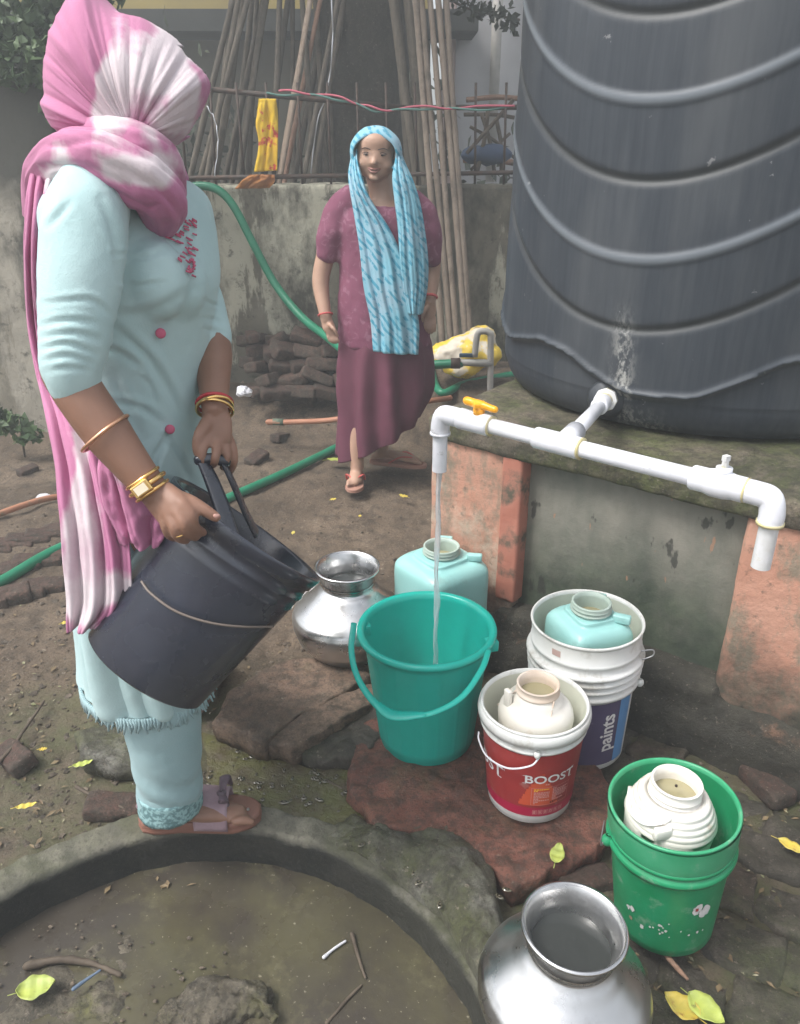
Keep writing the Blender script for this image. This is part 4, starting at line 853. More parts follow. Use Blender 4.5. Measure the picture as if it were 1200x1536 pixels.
obj('tee', join(tube([along(803), along(806), along(868), along(871)], [.022, .0235, .0235, .022], 24), tube([TEE, TEE + (OUT - TEE) * .22], .0235, 24)), PVC, pv)
obj('glue_ring', tube([along(870), along(873)], .0237, 24), GLUE, pv)
obj('valve_body', tube([along(1037), along(1041), along(1060), along(1070), along(1090), along(1100), along(1116), along(1119)], [.022, .024, .024, .027, .027, .024, .024, .022], 24), PVC, pv)
obj('glue_ring', tube([along(1118), along(1121)], .0235, 24), GLUE, pv)
obj('tank_branch', tube([TEE, OUT - (OUT - TEE) * .02], PR_, 20), PVC, pv)
bd = (OUT - TEE) / np.linalg.norm(OUT - TEE)
obj('union', tube([OUT - bd * .15, OUT - bd * .145, OUT - bd * .07, OUT - bd * .065], [.021, .0235, .0235, .021], 24), PVC, pv)
obj('threaded_nipple', tube([OUT - bd * .075, OUT - bd * .01], .020, 20), GLUE, pv)
hexp = tube([OUT - bd * .03, OUT - bd * .008], .033, 8); obj('hex_nut', hexp, PVCB, pv, sm=False, bev=.002)
obj('flange', tube([OUT - bd * .008, OUT + bd * .03], [.046, .060], 28), TANK, pv)
vc = along(718); up = np.array([0, 0, 1.])
obj('valve_stem', tube([vc + up * .02, vc + up * .038], .0135, 16), YELPL, pv)
h = remesh([box(vc + up * .042, (.03, .028, .012), .2), tube([vc + up * .044 - e_ * .03, vc + up * .043, vc + up * .041 + e_ * .035], [.0095, .011, .0075], 10, 16), tube([vc + up * .045 - e_ * .034, vc + up * .044 - e_ * .02], .0105, 10, cap='round'), tube([vc + up * .040 + e_ * .03, vc + up * .040 + e_ * .042], .0085, 10, cap='round')], .0022, 3)
obj('valve_handle', h, YELPL, pv)
vc2 = along(1082); obj('valve_stem', tube([vc2 + up * .018, vc2 + up * .034], .015, 18), PVC, pv); obj('valve_cap', join(tube([vc2 + up * .034, vc2 + up * .05], [.007, .006], 8), box(vc2 + up * .052, (.012, .010, .010), .5)), PVCB, pv, sm=False)
# ------------------------------------------------------------------ containers
def frame_of(base_px, zb, rim_px):
    B = G(*base_px, zb); T = V(*rim_px, B[1]); ax = T - B; h = np.linalg.norm(ax); return B, ax / h, h
class Body:
    """a vessel standing at B with axis ax; radius profile rad(t) for height t (m) above the base"""
    def __init__(s, B, ax, prof):
        s.B, s.ax = np.array(B, float), np.array(ax, float); s.q = np.array(Vector(ax).to_track_quat('Z', 'Y').to_matrix()); s.z, s.r = np.array([p[1] for p in prof]), np.array([p[0] for p in prof])
        cx = s.q.T @ (np.array([0, 0, CAMH]) - s.B); s.cam = math.atan2(cx[1], cx[0])
    def rad(s, z): return np.interp(z, s.z, s.r)
    def pt(s, th, z, dr=0.): 
        th = np.asarray(th) + s.cam; r = s.rad(z) + dr
        return np.stack([r * np.cos(th), r * np.sin(th), np.asarray(z) + 0 * th], -1) @ s.q.T + s.B
    def lathe(s, prof, seg=64, f=None): 
        v, F = lathe(prof, seg, f=f); return v @ s.q.T + s.B, F
    def patch(s, t0, t1, z0, z1, dr=.0008, n=40, wav=0):
        T, Z = np.meshgrid(np.linspace(t0, t1, n), np.linspace(z0, z1, 10)); return s.pt(T, Z, dr).reshape(-1, 3), grid_faces(10, n)
    def text(s, txt, th, z, size, m, parent, name='lettering', dr=.0014, up=False, bold=0.0, squash=1.0, font=None):
        c = bpy.data.curves.new('t', 'FONT'); c.body = txt; c.size = size; c.align_x = 'CENTER'; c.align_y = 'CENTER'; c.offset = bold; c.resolution_u = 3
        o = bpy.data.objects.new('t', c); COL.objects.link(o); dg = bpy.context.evaluated_depsgraph_get(); dg.update()
        me = o.evaluated_get(dg).to_mesh(); v = np.array([p.co[:] for p in me.vertices]); F = [tuple(p.vertices) for p in me.polygons]
        o.evaluated_get(dg).to_mesh_clear(); bpy.data.objects.remove(o)
        x, y = v[:, 0] * squash, v[:, 1]
        if up: x, y = -y, x
        P = s.pt(th + x / s.rad(z), z + y, dr); return obj(name, (P, F), m, parent, sm=False)
def bail(body, z, pts_t, r, m, parent, name='wire_handle', seg=8, flat=1.): return obj(name, tube(catmull(pts_t, 70), r, seg, flat=flat), m, parent)
D = math.radians
# --- teal bucket
B, ax, h = frame_of((640, 1102), .038, (640, 942)); print('teal', B, ax, h)
rb, rt = .124, .166
P0 = [(rb - .004, 0), (rb, .004), (rb + .001, .016), (rb + .004, .020), (rt - .006, h - .012)]
teal = thing('plastic_bucket', 'teal plastic bucket with a matching handle being filled under the running spout', 'bucket', B)
bb = Body(B, ax, P0)
full = P0 + [(rt + .001, h - .014), (rt + .008, h - .010), (rt + .0115, h - .002), (rt + .009, h + .005), (rt + .001, h + .007), (rt - .007, h + .003), (rt - .010, h - .012), (rb + .000, .022), (0, .02)]
def ribs(v, th):
    v = v.copy(); k = np.exp(-(((th * 18 / (2 * PI)) % 1 - .5) / .045) ** 2) * .0011; z = v[..., 2]; n = (z > .02) & (z < h - .02) & (np.arange(len(z)) < 22)[:, None]
    r = np.hypot(v[..., 0], v[..., 1]) + 1e-9; v[..., 0] *= 1 + k[None] * n / r; v[..., 1] *= 1 + k[None] * n / r; return v
obj('body', bb.lathe([(0, 0)] + full[:4] + [tuple(p) for p in dense([full[3], full[4]], .02)[1:]] + full[5:], 180, ribs), TEAL, teal)
obj('handle_lug', box(bb.pt(D(78), h - .025, .006), (.03, .03, .03), .3), TEAL, teal, bev=.004); obj('handle_lug', box(bb.pt(D(-102), h - .025, .006), (.03, .03, .03), .3), TEAL, teal, bev=.004)
hp = [V(733, 975, 1.60), V(722, 1005, 1.53), V(690, 1048, 1.46), V(640, 1072, 1.43), V(590, 1073, 1.44), (V(560, 1052, 1.46)), V(536, 1015, 1.51), V(527, 975, 1.56), V(531, 935, 1.62)]
obj('handle', tube(catmull(hp, 70), [.0075] * 4 + [.009] * 2 + [.0075] * 3, 10, flat=.6), TEAL, teal)
obj('grip', tube(catmull([hp[3], hp[4], hp[5]], 20), [.008, .015, .017, .015, .008], 12, flat=.45), TEAL, teal)
wv = bb.lathe([(0, .075), (.05, .0755), (.10, .075), (bb.rad(.075) - .004, .075)], 60); wv = (wv[0] + np.array([0, 0, 1]) * (.004 * fbm(wv[0] * 40, 3, 2))[:, None], wv[1])
wt = obj('bucket_water', wv, BWATER); tag(wt, 'clear water collecting inside the teal bucket', 'water')
# --- running water
sx = LE.copy(); zt = bb.B[2] + .075
def strand(off, r0, sd):
    n = 70; z = np.linspace(sx[2] + .02, zt, n); u = np.linspace(0, 1, n)
    P = np.stack([sx[0] + off[0] + .004 * fbm(np.c_[u * 7, u * 0 + sd, u * 0], 2, sd) * (1 + u), sx[1] + off[1] - .015 * u ** 2 + .004 * fbm(np.c_[u * 6, u * 0 + sd, u * 0], 2, sd + 4), z], -1)
    R = r0 * (1 - .35 * u) * (1 + .35 * fbm(np.c_[u * 14, u * 0 + sd, u * 0], 3, sd + 9)); return tube(P, R, 10)
o = obj('water_stream', remesh([strand((0, 0), .0058, 1), strand((.004, .002), .0040, 5), strand((-.004, .001), .0034, 8)], .0018, 2), WATER); tag(o, 'thin stream of water falling from the left spout into the teal bucket', 'water')
# --- steel pots
def pot(B, h, label, ax=(0, 0, 1), rr=.09, dents=((0, .1, .01),), seed=0, k=1.0, wl=.62, sc=1.0):
    t = thing('steel_pot', label, 'pot', B, 'round steel water pots'); b = Body(B, ax, [(0, 0), (.15, h)])
    P = [(0, .004), (.055 * k, .0), (.085 * k, .006), (.118 * k, .03), (.145 * k, .066), (.157 * k, .105), (.158 * k, .128), (.152 * k, .145), (.139 * k, .160), (.118 * k, .178), (.098 * k, .196), (.084 * k, .212), (rr - .014, .220), (rr - .016, .226), (rr - .012, h - .028), (rr - .006, h - .010), (rr, h - .002), (rr + .002, h + .003), (rr - .001, h + .005), (rr - .005, h + .001), (rr - .011, h - .012), (rr - .017, h - .030), (rr - .020, .224), (rr - .018, .214), (.100 * k, .185), (.13 * k, .15)]
    _l = b.lathe; b.lathe = lambda pr, seg=64: _l([(p[0] * sc, p[1] * sc) for p in pr], seg)
    v, F = b.lathe([tuple(p) for p in dense(P, .006)], 96); n = normals(v, F)
    for th, z, a, s_ in dents:
        c = b.pt(D(th), z); v = v - n * (a * np.exp(-((v - c) ** 2).sum(1) / (2 * s_ * s_)))[:, None]
    v = v + n * (.0012 * fbm(v * 9, 2, seed))[:, None]
    obj('body', (v, F), STEEL, t)
    obj('rim', b.lathe([(rr + .0005, h - .003), (rr + .004, h + .001), (rr + .003, h + .005), (rr - .002, h + .007), (rr - .004, h + .003)], 72), STEELR, t)
    obj('neck_ring', b.lathe([(rr - .0135, .228), (rr - .010, .232), (rr - .0115, .238)], 72), STEELR, t)
    obj('water', b.lathe([(0, h * wl), (.05, h * wl), (np.interp(h * wl, [.14, .18, .212, .24], [.14 * k, .112 * k, rr - .021, rr - .017]), h * wl)], 48), POTW, t); return t, b
zf_ = V(522, 850, 2.10)
Bp = np.array([-.158, 2.10, .035]); hh = zf_[2] - Bp[2]; print('pot h', hh)
t, b = pot(Bp, .275, 'round steel pot with water standing on the tan slab behind the teal bucket', rr=.086, dents=((10, .14, .012, .02), (35, .16, .008, .02)), k=1.0, wl=.80, sc=1.10)
obj('loop', tube(catmull([b.pt(D(40), .262, .04), b.pt(D(60), .24, .055), b.pt(D(75), .215, .05), b.pt(D(84), .19, .02)], 20), .0035, 8), STEELR, t)
Bf = G(800, 1500, .22); rc = ray(865, 1385); Tt = np.array([0, 0, CAMH]) + rc * 1.365; print('fg pot rim', Tt)
pot(np.array([Tt[0] - .015, Tt[1] - .01, Tt[2] - .275]), .275, 'large round steel pot filled with water, nearest the camera at the bottom edge', ax=(.035, .01, 1), rr=.087, dents=((-52, .150, .012, .016), (-30, .125, .016, .03), (12, .125, .014, .03)), seed=4, wl=.83, k=.97)
# --- aqua jerrycans
def superring(a, z, e=.32, n=64):
    th = np.linspace(0, 2 * PI, n, endpoint=False); c, s_ = np.cos(th), np.sin(th); return np.stack([a * np.sign(c) * np.abs(c) ** e, a * np.sign(s_) * np.abs(s_) ** e, th * 0 + z], -1)
def jerry(B, rz, H, a, label, rn=.052, z_lo=0.):
    t = thing('jerrycan', label, 'jerrycan', B, 'aqua wide mouth jerrycans')
    R = [superring(a * .9, 0), superring(a, .015), superring(a, H * .62), superring(a * 1.0, H * .78), superring(a * .955, H * .845), superring(a * .83, H * .885, .42), superring(a * .64, H * .90, .45), superring(a * .60, H * .925, .45), superring(a * .56, H * .93, .6), superring(rn, H * .932, 1.), superring(rn, H * .94, 1.)]
    def tr(P): c, s_ = math.cos(rz), math.sin(rz); return P @ np.array([[c, s_, 0], [-s_, c, 0], [0, 0, 1]]) + B
    R = [catmull(np.array([r_[i] for r_ in R]), 44) for i in range(64)]; P = np.array(R).transpose(1, 0, 2)
    v = tr(P.reshape(-1, 3)); F = grid_faces(44, 64, True) + [tuple(range(64))[::-1]]
    obj('body', disp((v, F), lambda v: .002 * fbm(v * 20, 2, 3)), AQUA, t)
    nk = [(rn - .001, H * .93), (rn + .001, H * .945), (rn + .004, H * .947), (rn + .004, H * .953), (rn, H * .956), (rn, H * .968), (rn + .003, H * .97), (rn + .003, H * .976), (rn - .001, H * .98), (rn + .002, H * .995), (rn + .001, H * 1.0), (rn - .004, H), (rn - .006, H * .97), (rn - .006, H * .9)]
    v, F = lathe(nk, 48); obj('neck', (v + B, F), AQUAN, t)
    obj('water', (lathe([(0, H * .90), (rn - .005, H * .90)], 32)[0] + B, lathe([(0, 1), (1, 1)], 32)[1]), JUGWAT, t)
    for sgn in (1, -1): obj('lug', box(tr(np.array([[a * .62, sgn * a * .0 + a * .62 * sgn, H * .925]]))[0], (.02, .045, .022), rz + .8), AQUA, t, bev=.004)
    return t
Tj = V(661, 818, 2.10); jerry(np.array([Tj[0] + .003, 2.10, 0.0]), .62, Tj[2], .112, 'aqua jerrycan with an open grimy mouth standing on the ground behind the teal bucket')
# --- buckets with labels
def pail(B, ax, h, rb, rt, m, rings, label, group='large plastic pails with jugs inside', inner=None, mr=None, collar=None, name='plastic_pail'):
    t = thing(name, label, 'bucket', B, group); P0 = [(rb, .004), (rt - .004, h - .01)]
    prof = [(0, 0), (rb - .006, 0), (rb, .005)] + [tuple(p) for p in dense([(rb, .005), (rb + (rt - rb) * .72, h * .70)], .02)[1:]]
    def R(z): return rb + (rt - rb) * z / h
    for z, w_, out in rings: prof += [(R(z - w_) + .0005, z - w_), (R(z) + out * .8, z - w_ * .75), (R(z) + out, z), (R(z) + out * .8, z + w_ * .75), (R(z + w_) + .0005, z + w_)]
    prof = sorted([p for p in prof[3:] if True], key=lambda p: p[1]); prof = [(0, 0), (rb - .006, 0), (rb, .005)] + prof
    rimp = [(rt + .001, h - .004), (rt + .003, h + .001), (rt + .001, h + .004), (rt - .003, h + .003), (rt - .005, h - .006)]
    b = Body(B, ax, [(rb, 0), (rt, h)])
    obj('body', b.lathe(prof + [(rt, h - .006)], 96), m, t); obj('rim', b.lathe(rimp, 96), mr or m, t)
    obj('inner_wall', b.lathe([(rt - .005, h - .006), (rb - .004, .02), (0, .02)], 72), inner or m, t); return t, b
# paint pail
B, ax, h = frame_of((866, 1112), .012, (881, 928)); print('paint', B, ax, h)
tp2, bp_ = pail(B, ax, h, .118, .138, WHITEB, [(h - .055, .006, .004), (h - .085, .0075, .015), (h - .106, .0065, .014), (h - .127, .0065, .013), (h - .152, .009, .012)], 'white paint pail with a purple label, standing behind the smaller red label one', inner=CREAMB)
obj('label', bp_.patch(D(-75), D(66), .022, h - .168, .0012, 50), PURPLE, tp2); obj('label_edge', bp_.patch(D(48), D(67), .022, h - .168, .0020, 14), BLUEL, tp2); obj('label_edge', bp_.patch(D(-6), D(0), .022, .15, .0020, 6), BLUEL, tp2)
bp_.text('paints', D(34), .128, .052, WHP, tp2, 'lettering', .0030, up=True, bold=.0012)
for th_ in (78, -20): obj('handle_lug', ell(bp_.pt(D(th_), h - .152, .014), (.010, .010, .012), 12, 8), WHITEB, tp2)
obj('wire_handle', tube(catmull([bp_.pt(D(76), h - .055, .003), bp_.pt(D(80), h - .052, .03), bp_.pt(D(79), h - .066, .032), bp_.pt(D(75), h - .078, .010)], 24), .0018, 6), WIRE, tp2)
obj('wire_handle', tube(catmull([bp_.pt(D(-4), h - .150, .013), bp_.pt(D(-9), h - .165, .02), bp_.pt(D(-22), h - .185, .02), bp_.pt(D(-40), h - .195, .02)], 24), .0018, 6), WIRE, tp2)
obj('price_sticker', bp_.patch(D(-34), D(-24), h - .040, h - .022, .001, 8), mat('pinkish_sticker', (.52, .36, .32), None, rough=.7), tp2)
Tj = V(886, 903, B[1]); jerry(np.array([Tj[0] + .004, B[1] + .005, B[2] + .022]), .35, Tj[2] - B[2] - .022, .088, 'aqua jerrycan standing inside the white paint pail', rn=.0475)
# red label pail
B, ax, h = frame_of((793, 1190), .045, (802, 1052)); print('boost', B, ax, h)
tb, bb_ = pail(B, ax, h, .099, .122, WHITEB, [(h - .018, .016, .010), (h - .050, .004, .006)], 'white pail with a red printed label and thin white handle, in the middle row', inner=CREAMB)
def serif(b, txt, th, z, size, m, parent, sq):
    b.text(txt, th, z, size, m, parent, 'lettering', .0026, bold=size * .018, squash=sq)
    # slab serifs: letter advance widths measured from the built in font
    cap = size * .70; hw = size * .045; R_ = b.rad(z); adv = [.66, .78, .78, .63, .60]; tot = sum(adv); x = -tot / 2; out = []
    for ch, a in zip(txt, adv):
        c = (x + a / 2) * size * sq; x += a
        def bar(x0, x1, zz): out.append(b.patch(th + x0 / R_, th + x1 / R_, zz - hw * .55, zz + hw * .55, .0028, 4))
        if ch == 'B': bar(c - size * .33 * sq, c - size * .1 * sq, z + cap / 2); bar(c - size * .33 * sq, c - size * .1 * sq, z - cap / 2)
        if ch == 'T': bar(c - size * .14 * sq, c + size * .14 * sq, z - cap / 2)
    obj('letter_serifs', join(*out), m, parent, sm=False)
z1 = h - .058
obj('label', bb_.patch(D(-100), D(92), .030, z1, .0010, 80), REDL, tb); obj('label_band', bb_.patch(D(-100), D(92), .030, .058, .0018, 80), PINKL, tb)
v, F = bb_.patch(D(-12), D(38), .066, .145, .0018, 40); zz = np.tile(np.linspace(0, 1, 10)[:, None], (1, 40)).ravel(); uu = np.tile(np.linspace(0, 1, 40)[None], (10, 1)).ravel()
F = [f for f in F if zz[f[0]] < .95 * math.sin(PI * min(1, uu[f[0]] * 1.0)) + .05]; obj('label_patch', (v, F), ORL, tb)
serif(bb_, 'BOOST', D(25), .149, .033, WHP, tb, 1.12); bb_.text('TM', D(54), .163, .007, WHP, tb, 'lettering', .0026)
serif(bb_, 'BOOST', D(-72), .142, .046, WHP, tb, 1.0); bb_.text('TM', D(-33), .155, .009, WHP, tb, 'lettering', .0026)
def bars(b, t0, z0_, t1, z1_, rows, m, parent, dr=.0026, seed=0, name='fine_print', h_=.35):
    rr_ = random.Random(seed); out = []
    for k in range(rows):
        zc = z1_ - (z1_ - z0_) * (k + .5) / rows; hh_ = (z1_ - z0_) / rows * h_; t = t0
        while t < t1 - .3:
            L_ = rr_.uniform(1.0, 3.2); out.append(b.patch(D(t), D(min(t + L_, t1)), zc - hh_, zc + hh_, dr, 3)); t += L_ + rr_.uniform(.4, .8)
            if rr_.random() < .08: break
    obj(name, join(*out), m, parent, sm=False)
def framebox(b, t0, z0_, t1, z1_, m, parent, w_=.0008, dr=.0025):
    wd = w_ / b.rad(z0_); obj('label_frame', join(b.patch(D(t0), D(t1), z0_, z0_ + w_, dr, 24), b.patch(D(t0), D(t1), z1_ - w_, z1_, dr, 24), b.patch(D(t0), D(t0) + wd, z0_, z1_, dr, 3), b.patch(D(t1) - wd, D(t1), z0_, z1_, dr, 3)), m, parent)
bars(bb_, 14, .164, 33, .168, 1, ORL, tb, seed=2); bars(bb_, 19, .131, 31, .137, 1, PINKT, tb, seed=3)
bars(bb_, 8, .127, 50, .130, 1, ORL, tb, seed=3); bars(bb_, -84, .166, -40, .170, 1, PINKT, tb, seed=5)
framebox(bb_, 3, .068, 52, .124, PINKT, tb)
bars(bb_, 6, .112, 24, .121, 2, YELL, tb, seed=5); bars(bb_, 6, .071, 25, .111, 8, PINKT, tb, seed=6); bars(bb_, 29, .080, 50, .121, 8, PINKT, tb, seed=7); bars(bb_, 27, .071, 50, .078, 2, mat('dark_print', (.12, .02, .02), None, bst=0), tb, seed=8)
for i in range(6): framebox(bb_, 6 + i * 7, .038, 11.5 + i * 7, .052, PINKT, tb, .0008, .0026); bars(bb_, 7 + i * 7, .040, 10.5 + i * 7, .050, 3, PINKT, tb, seed=20 + i)
obj('handle_lug', ell(bb_.pt(D(6), h - .046, .008), (.008, .008, .010), 12, 8), WHITEB, tb)
obj('wire_handle', tube(catmull([bb_.pt(D(8), h - .052, .010), bb_.pt(D(0), h - .075, .014), bb_.pt(D(-22), h - .098, .016), bb_.pt(D(-50), h - .108, .014), bb_.pt(D(-72), h - .100, .014), bb_.pt(D(-80), h - .088, .012)], 50), .0022, 8), WWIRE, tb)
# jug builder (white, round, ribbed shoulder)
def jug(B, zs, rn, rs, label, ribs_=0, nm=JUGN, tilt=(0, 0, 1), lo=.16):
    t = thing('plastic_jug', label, 'jug', B, 'white round plastic jugs'); b = Body(B, tilt, [(rs, 0), (rs, zs)])
    P = [(0, 0), (rs * .74, 0), (rs * .80, .01), (rs, zs - .085)]
    if ribs_:
        for i in range(ribs_): z = zs - .085 + i * .011; r_ = rs - (i / ribs_) ** 1.5 * .026; P += [(r_, z), (r_ + .002, z + .004), (r_ - .0012, z + .009)]
        P += [(rs - .034, zs - .085 + ribs_ * .011 + .003)]
    else: P += [(rs - .004, zs - .068), (rs - .016, zs - .052), (rs - .03, zs - .045)]
    P += [(rn + .010, zs - .034), (rn + .002, zs - .028), (rn, zs - .020)]
    b.z, b.r = np.array([p[1] for p in P]), np.array([p[0] for p in P])
    obj('body', disp(b.lathe([tuple(p) for p in dense(P, .01)], 64), lambda v: .0012 * fbm(v * 25, 2, 3)), JUGW, t)
    obj('neck', b.lathe([(rn, zs - .023), (rn + .003, zs - .021), (rn + .003, zs - .017), (rn, zs - .015), (rn - .0005, zs - .003), (rn + .002, zs - .001), (rn + .001, zs + .001), (rn - .004, zs), (rn - .005, zs - .02), (rn - .006, zs - .05)], 56), nm, t)
    obj('water', b.lathe([(0, zs - .030), (rn - .005, zs - .030)], 40), JUGWAT, t); return t, b
Tn = V(808, 1026, B[1]); tj, bj = jug(np.array([Tn[0], B[1] + .004, B[2] + .022]), Tn[2] - B[2] - .022, .0475, .088, 'white jug with a brownish neck standing inside the red label pail')
for a0, a1 in ((-75, -100), (48, 20)): obj('string_handle', tube(catmull([bj.pt(D(a0), Tn[2] - B[2] - .022 - .020, .004), bj.pt(D((a0 + a1) / 2), Tn[2] - B[2] - .022 - .045, .003), bj.pt(D(a1), Tn[2] - B[2] - .022 - .09, .004)], 20), .0022, 6), JUGN, tj)
obj('handle_lug', box(bj.pt(D(-70), Tn[2] - B[2] - .022 - .035, .012), (.012, .02, .045), .5), JUGW, tj, bev=.003)
# green pail
B, ax, h = frame_of((994, 1372), .018, (1011, 1205)); print('green', B, ax, h)
tg, bg_ = pail(B, ax, h, .099, .1215, GREENB, [(h - .030, .004, .0015), (h - .066, .006, .006), (h - .086, .010, .010)], 'green plastic pail with scuffs and torn stickers, at the right in front', mr=GREENRIM)
bg_r = bg_.lathe([(.1215, h - .060), (.1235, h - .045), (.1242, h - .02), (.1255, h - .004)], 96); obj('collar', bg_r, GREENRIM, tg)
def blot(b, th_, z, s_, m, parent, nm, seed, dr=.0016):
    a = np.linspace(0, 2 * PI, 26, endpoint=False); r_ = s_ * (1 + .6 * fbm(np.stack([np.cos(a) * 1.5 + seed, np.sin(a) * 1.5, a * 0], -1), 3, seed)); c = np.array([[0, 0]]); q = np.vstack([c, np.stack([r_ * np.cos(a) * .8, r_ * np.sin(a) * 1.2], -1)])
    obj(nm, (b.pt(D(th_) + q[:, 0] / b.rad(z), z + q[:, 1], dr), [(0, 1 + i, 1 + (i + 1) % 26) for i in range(26)]), m, parent)
blot(bg_, 33, .150, .012, PAPER, tg, 'torn_sticker', 1); blot(bg_, 42, .138, .014, PAPER, tg, 'torn_sticker', 4); obj('sticker_mark', bg_.patch(D(31), D(34), .146, .155, .0024, 5), REDL, tg)
blot(bg_, -32, .105, .006, PAPER, tg, 'scuff', 6); blot(bg_, -37, .102, .005, PAPER, tg, 'scuff', 9); blot(bg_, -34, .075, .005, mat('brown_scuff', (.3, .22, .15)), tg, 'scuff', 12); blot(bg_, -20, .072, .005, PAPER, tg, 'scuff', 16)
for i in range(16): blot(bg_, random.gauss(10, 14), random.gauss(.085, .012), random.uniform(.0012, .0035), PAPER, tg, 'scuff', 30 + i)
obj('handle_lug', ell(bg_.pt(D(-68), h - .086, .010), (.012, .012, .014), 12, 8), GREENB, tg); obj('wire_handle', tube(catmull([bg_.pt(D(-66), h - .088, .020), bg_.pt(D(-70), h - .105, .022), bg_.pt(D(-80), h - .115, .02), bg_.pt(D(-100), h - .11, .02)], 20), .0018, 6), WIRE, tg)
Tn = V(1011, 1176, B[1]); zs = Tn[2] - B[2] - .022; tj, bj = jug(np.array([Tn[0] - .002, B[1] + .0, B[2] + .022]), zs, .047, .086, 'white jug with a ribbed shoulder standing inside the green pail', ribs_=5, nm=JUGW, tilt=(.03, .02, 1))
obj('strap', tube(catmull([bj.pt(D(-100), zs - .060, .003), bj.pt(D(-60), zs - .064, .004), bj.pt(D(-28), zs - .058, .004), bj.pt(D(-4), zs - .040, .005), bj.pt(D(6), zs - .030, .004)], 36), .0050, 10, flat=.5), JUGW, tj)
obj('strap_tab', box(bj.pt(D(-4), zs - .058, .004), (.034, .014, .026), .2), JUGW, tj, bev=.004)
bl = obj('dead_fly', ell(bj.pt(D(180), zs - .008, -.050), (.003, .003, .003), 8, 6), IRON, tj)
# --- black bucket in the hands
BB = V(218, 1004, 1.185); BT = V(373, 793, 1.298); ax = BT - BB; h = np.linalg.norm(ax); ax /= h; print('black', h, ax)
bk = thing('black_bucket', 'scratched black plastic bucket held tilted over the pit by the woman', 'bucket', BB); bkb = Body(BB, ax, [(.120, 0), (.155, h)])
R = lambda z: .120 + .035 * z / h
prof = [(0, .004), (.108, .004), (.112, 0), (.118, .004), (R(h * .76), h * .76), (R(h * .77) + .0015, h * .77), (R(h * .78), h * .785), (R(h * .83), h * .83), (R(h * .84) + .002, h * .84), (R(h * .86) + .002, h * .855), (R(h * .87), h * .865), (R(h * .92), h * .915), (R(h * .93) + .004, h * .92), (R(h) + .005, h - .006), (R(h) + .005, h), (R(h) - .002, h), (R(h) - .005, h - .006), (.114, .01), (0, .01)]
obj('body', bkb.lathe(prof, 110), BLACKP, bk)
wp = [V(208, 868, 1.04), V(222, 885, 1.02), V(262, 915, 1.0), V(310, 934, 1.0), V(370, 941, 1.03), V(420, 938, 1.10), V(447, 930, 1.18), V(456, 915, 1.25)]
cq = bkb.q; 
def on_b(px, py):     # point where the view ray meets the bucket wall, pushed 4 mm out
    r = ray(px, py)
    for t in np.linspace(.8, 2.2, 2800):
        P = np.array([0, 0, CAMH]) + r * t; L_ = bkb.q.T @ (P - bkb.B)
        if 0 < L_[2] < h + .02 and np.hypot(L_[0], L_[1]) < R(L_[2]) + .006: return P
    return None
wpp = [on_b(px, py) for px, py in [(212, 872), (226, 890), (262, 916), (310, 933), (360, 940), (410, 940), (440, 932)]]; wpp = [p for p in wpp if p is not None]
obj('wire_handle', tube(catmull(wpp, 60), .0021, 8), DWIRE, bk)
def rimpt(px, py, dz=0): 
    return min([bkb.pt(a, h + dz, .002) for a in np.linspace(0, 2 * PI, 720)], key=lambda P: np.hypot(*(np.array(to_px(P)) - [px, py])))
RN, RF = rimpt(296, 790), rimpt(320, 690); print('rim near', RN, to_px(RN), 'far', RF, to_px(RF))
# ------------------------------------------------------------------ people helpers
def limb(P, R, n=28, seg=16, flat=1., ref=None): return tube(P, R, seg, n=n, cap='round', flat=flat, ref=ref)
def loft(rings, n=40, seg=40, inner=None):
    """rings: (centre, half width vec, half depth vec)"""
    C_ = catmull([r[0] for r in rings], n); A = catmull([r[1] for r in rings], n); B_ = catmull([r[2] for r in rings], n)
    th = np.linspace(0, 2 * PI, seg, endpoint=False)
    v = (C_[:, None] + A[:, None] * np.cos(th)[None, :, None] + B_[:, None] * np.sin(th)[None, :, None]).reshape(-1, 3)
    F = grid_faces(n, seg, True) + [tuple(range(seg))[::-1]]
    if inner:   # hollow hem: turn back up inside
        k = inner; Ci = C_[::-1][:k]; v2 = (Ci[:, None] + A[::-1][:k][:, None] * .90 * np.cos(th)[None, :, None] + B_[::-1][:k][:, None] * .90 * np.sin(th)[None, :, None]).reshape(-1, 3)
        v = np.vstack([v, v2]); m = n * seg; F += [tuple([(n - 1) * seg + j, (n - 1) * seg + (j + 1) % seg, m + (j + 1) % seg, m + j]) for j in range(seg)]
        F += grid_faces(k, seg, True, m) + [tuple(range(m + (k - 1) * seg, m + k * seg))]
    else: F += [tuple(range((n - 1) * seg, n * seg))]
    return v, F
def fix(sh):
    import bmesh
    me = to_mesh('x', sh); b = bmesh.new(); b.from_mesh(me); bmesh.ops.recalc_face_normals(b, faces=b.faces); b.to_mesh(me); b.free()
    v = np.array([q.co[:] for q in me.vertices]); f = [tuple(p.vertices) for p in me.polygons]; bpy.data.meshes.remove(me); return v, f
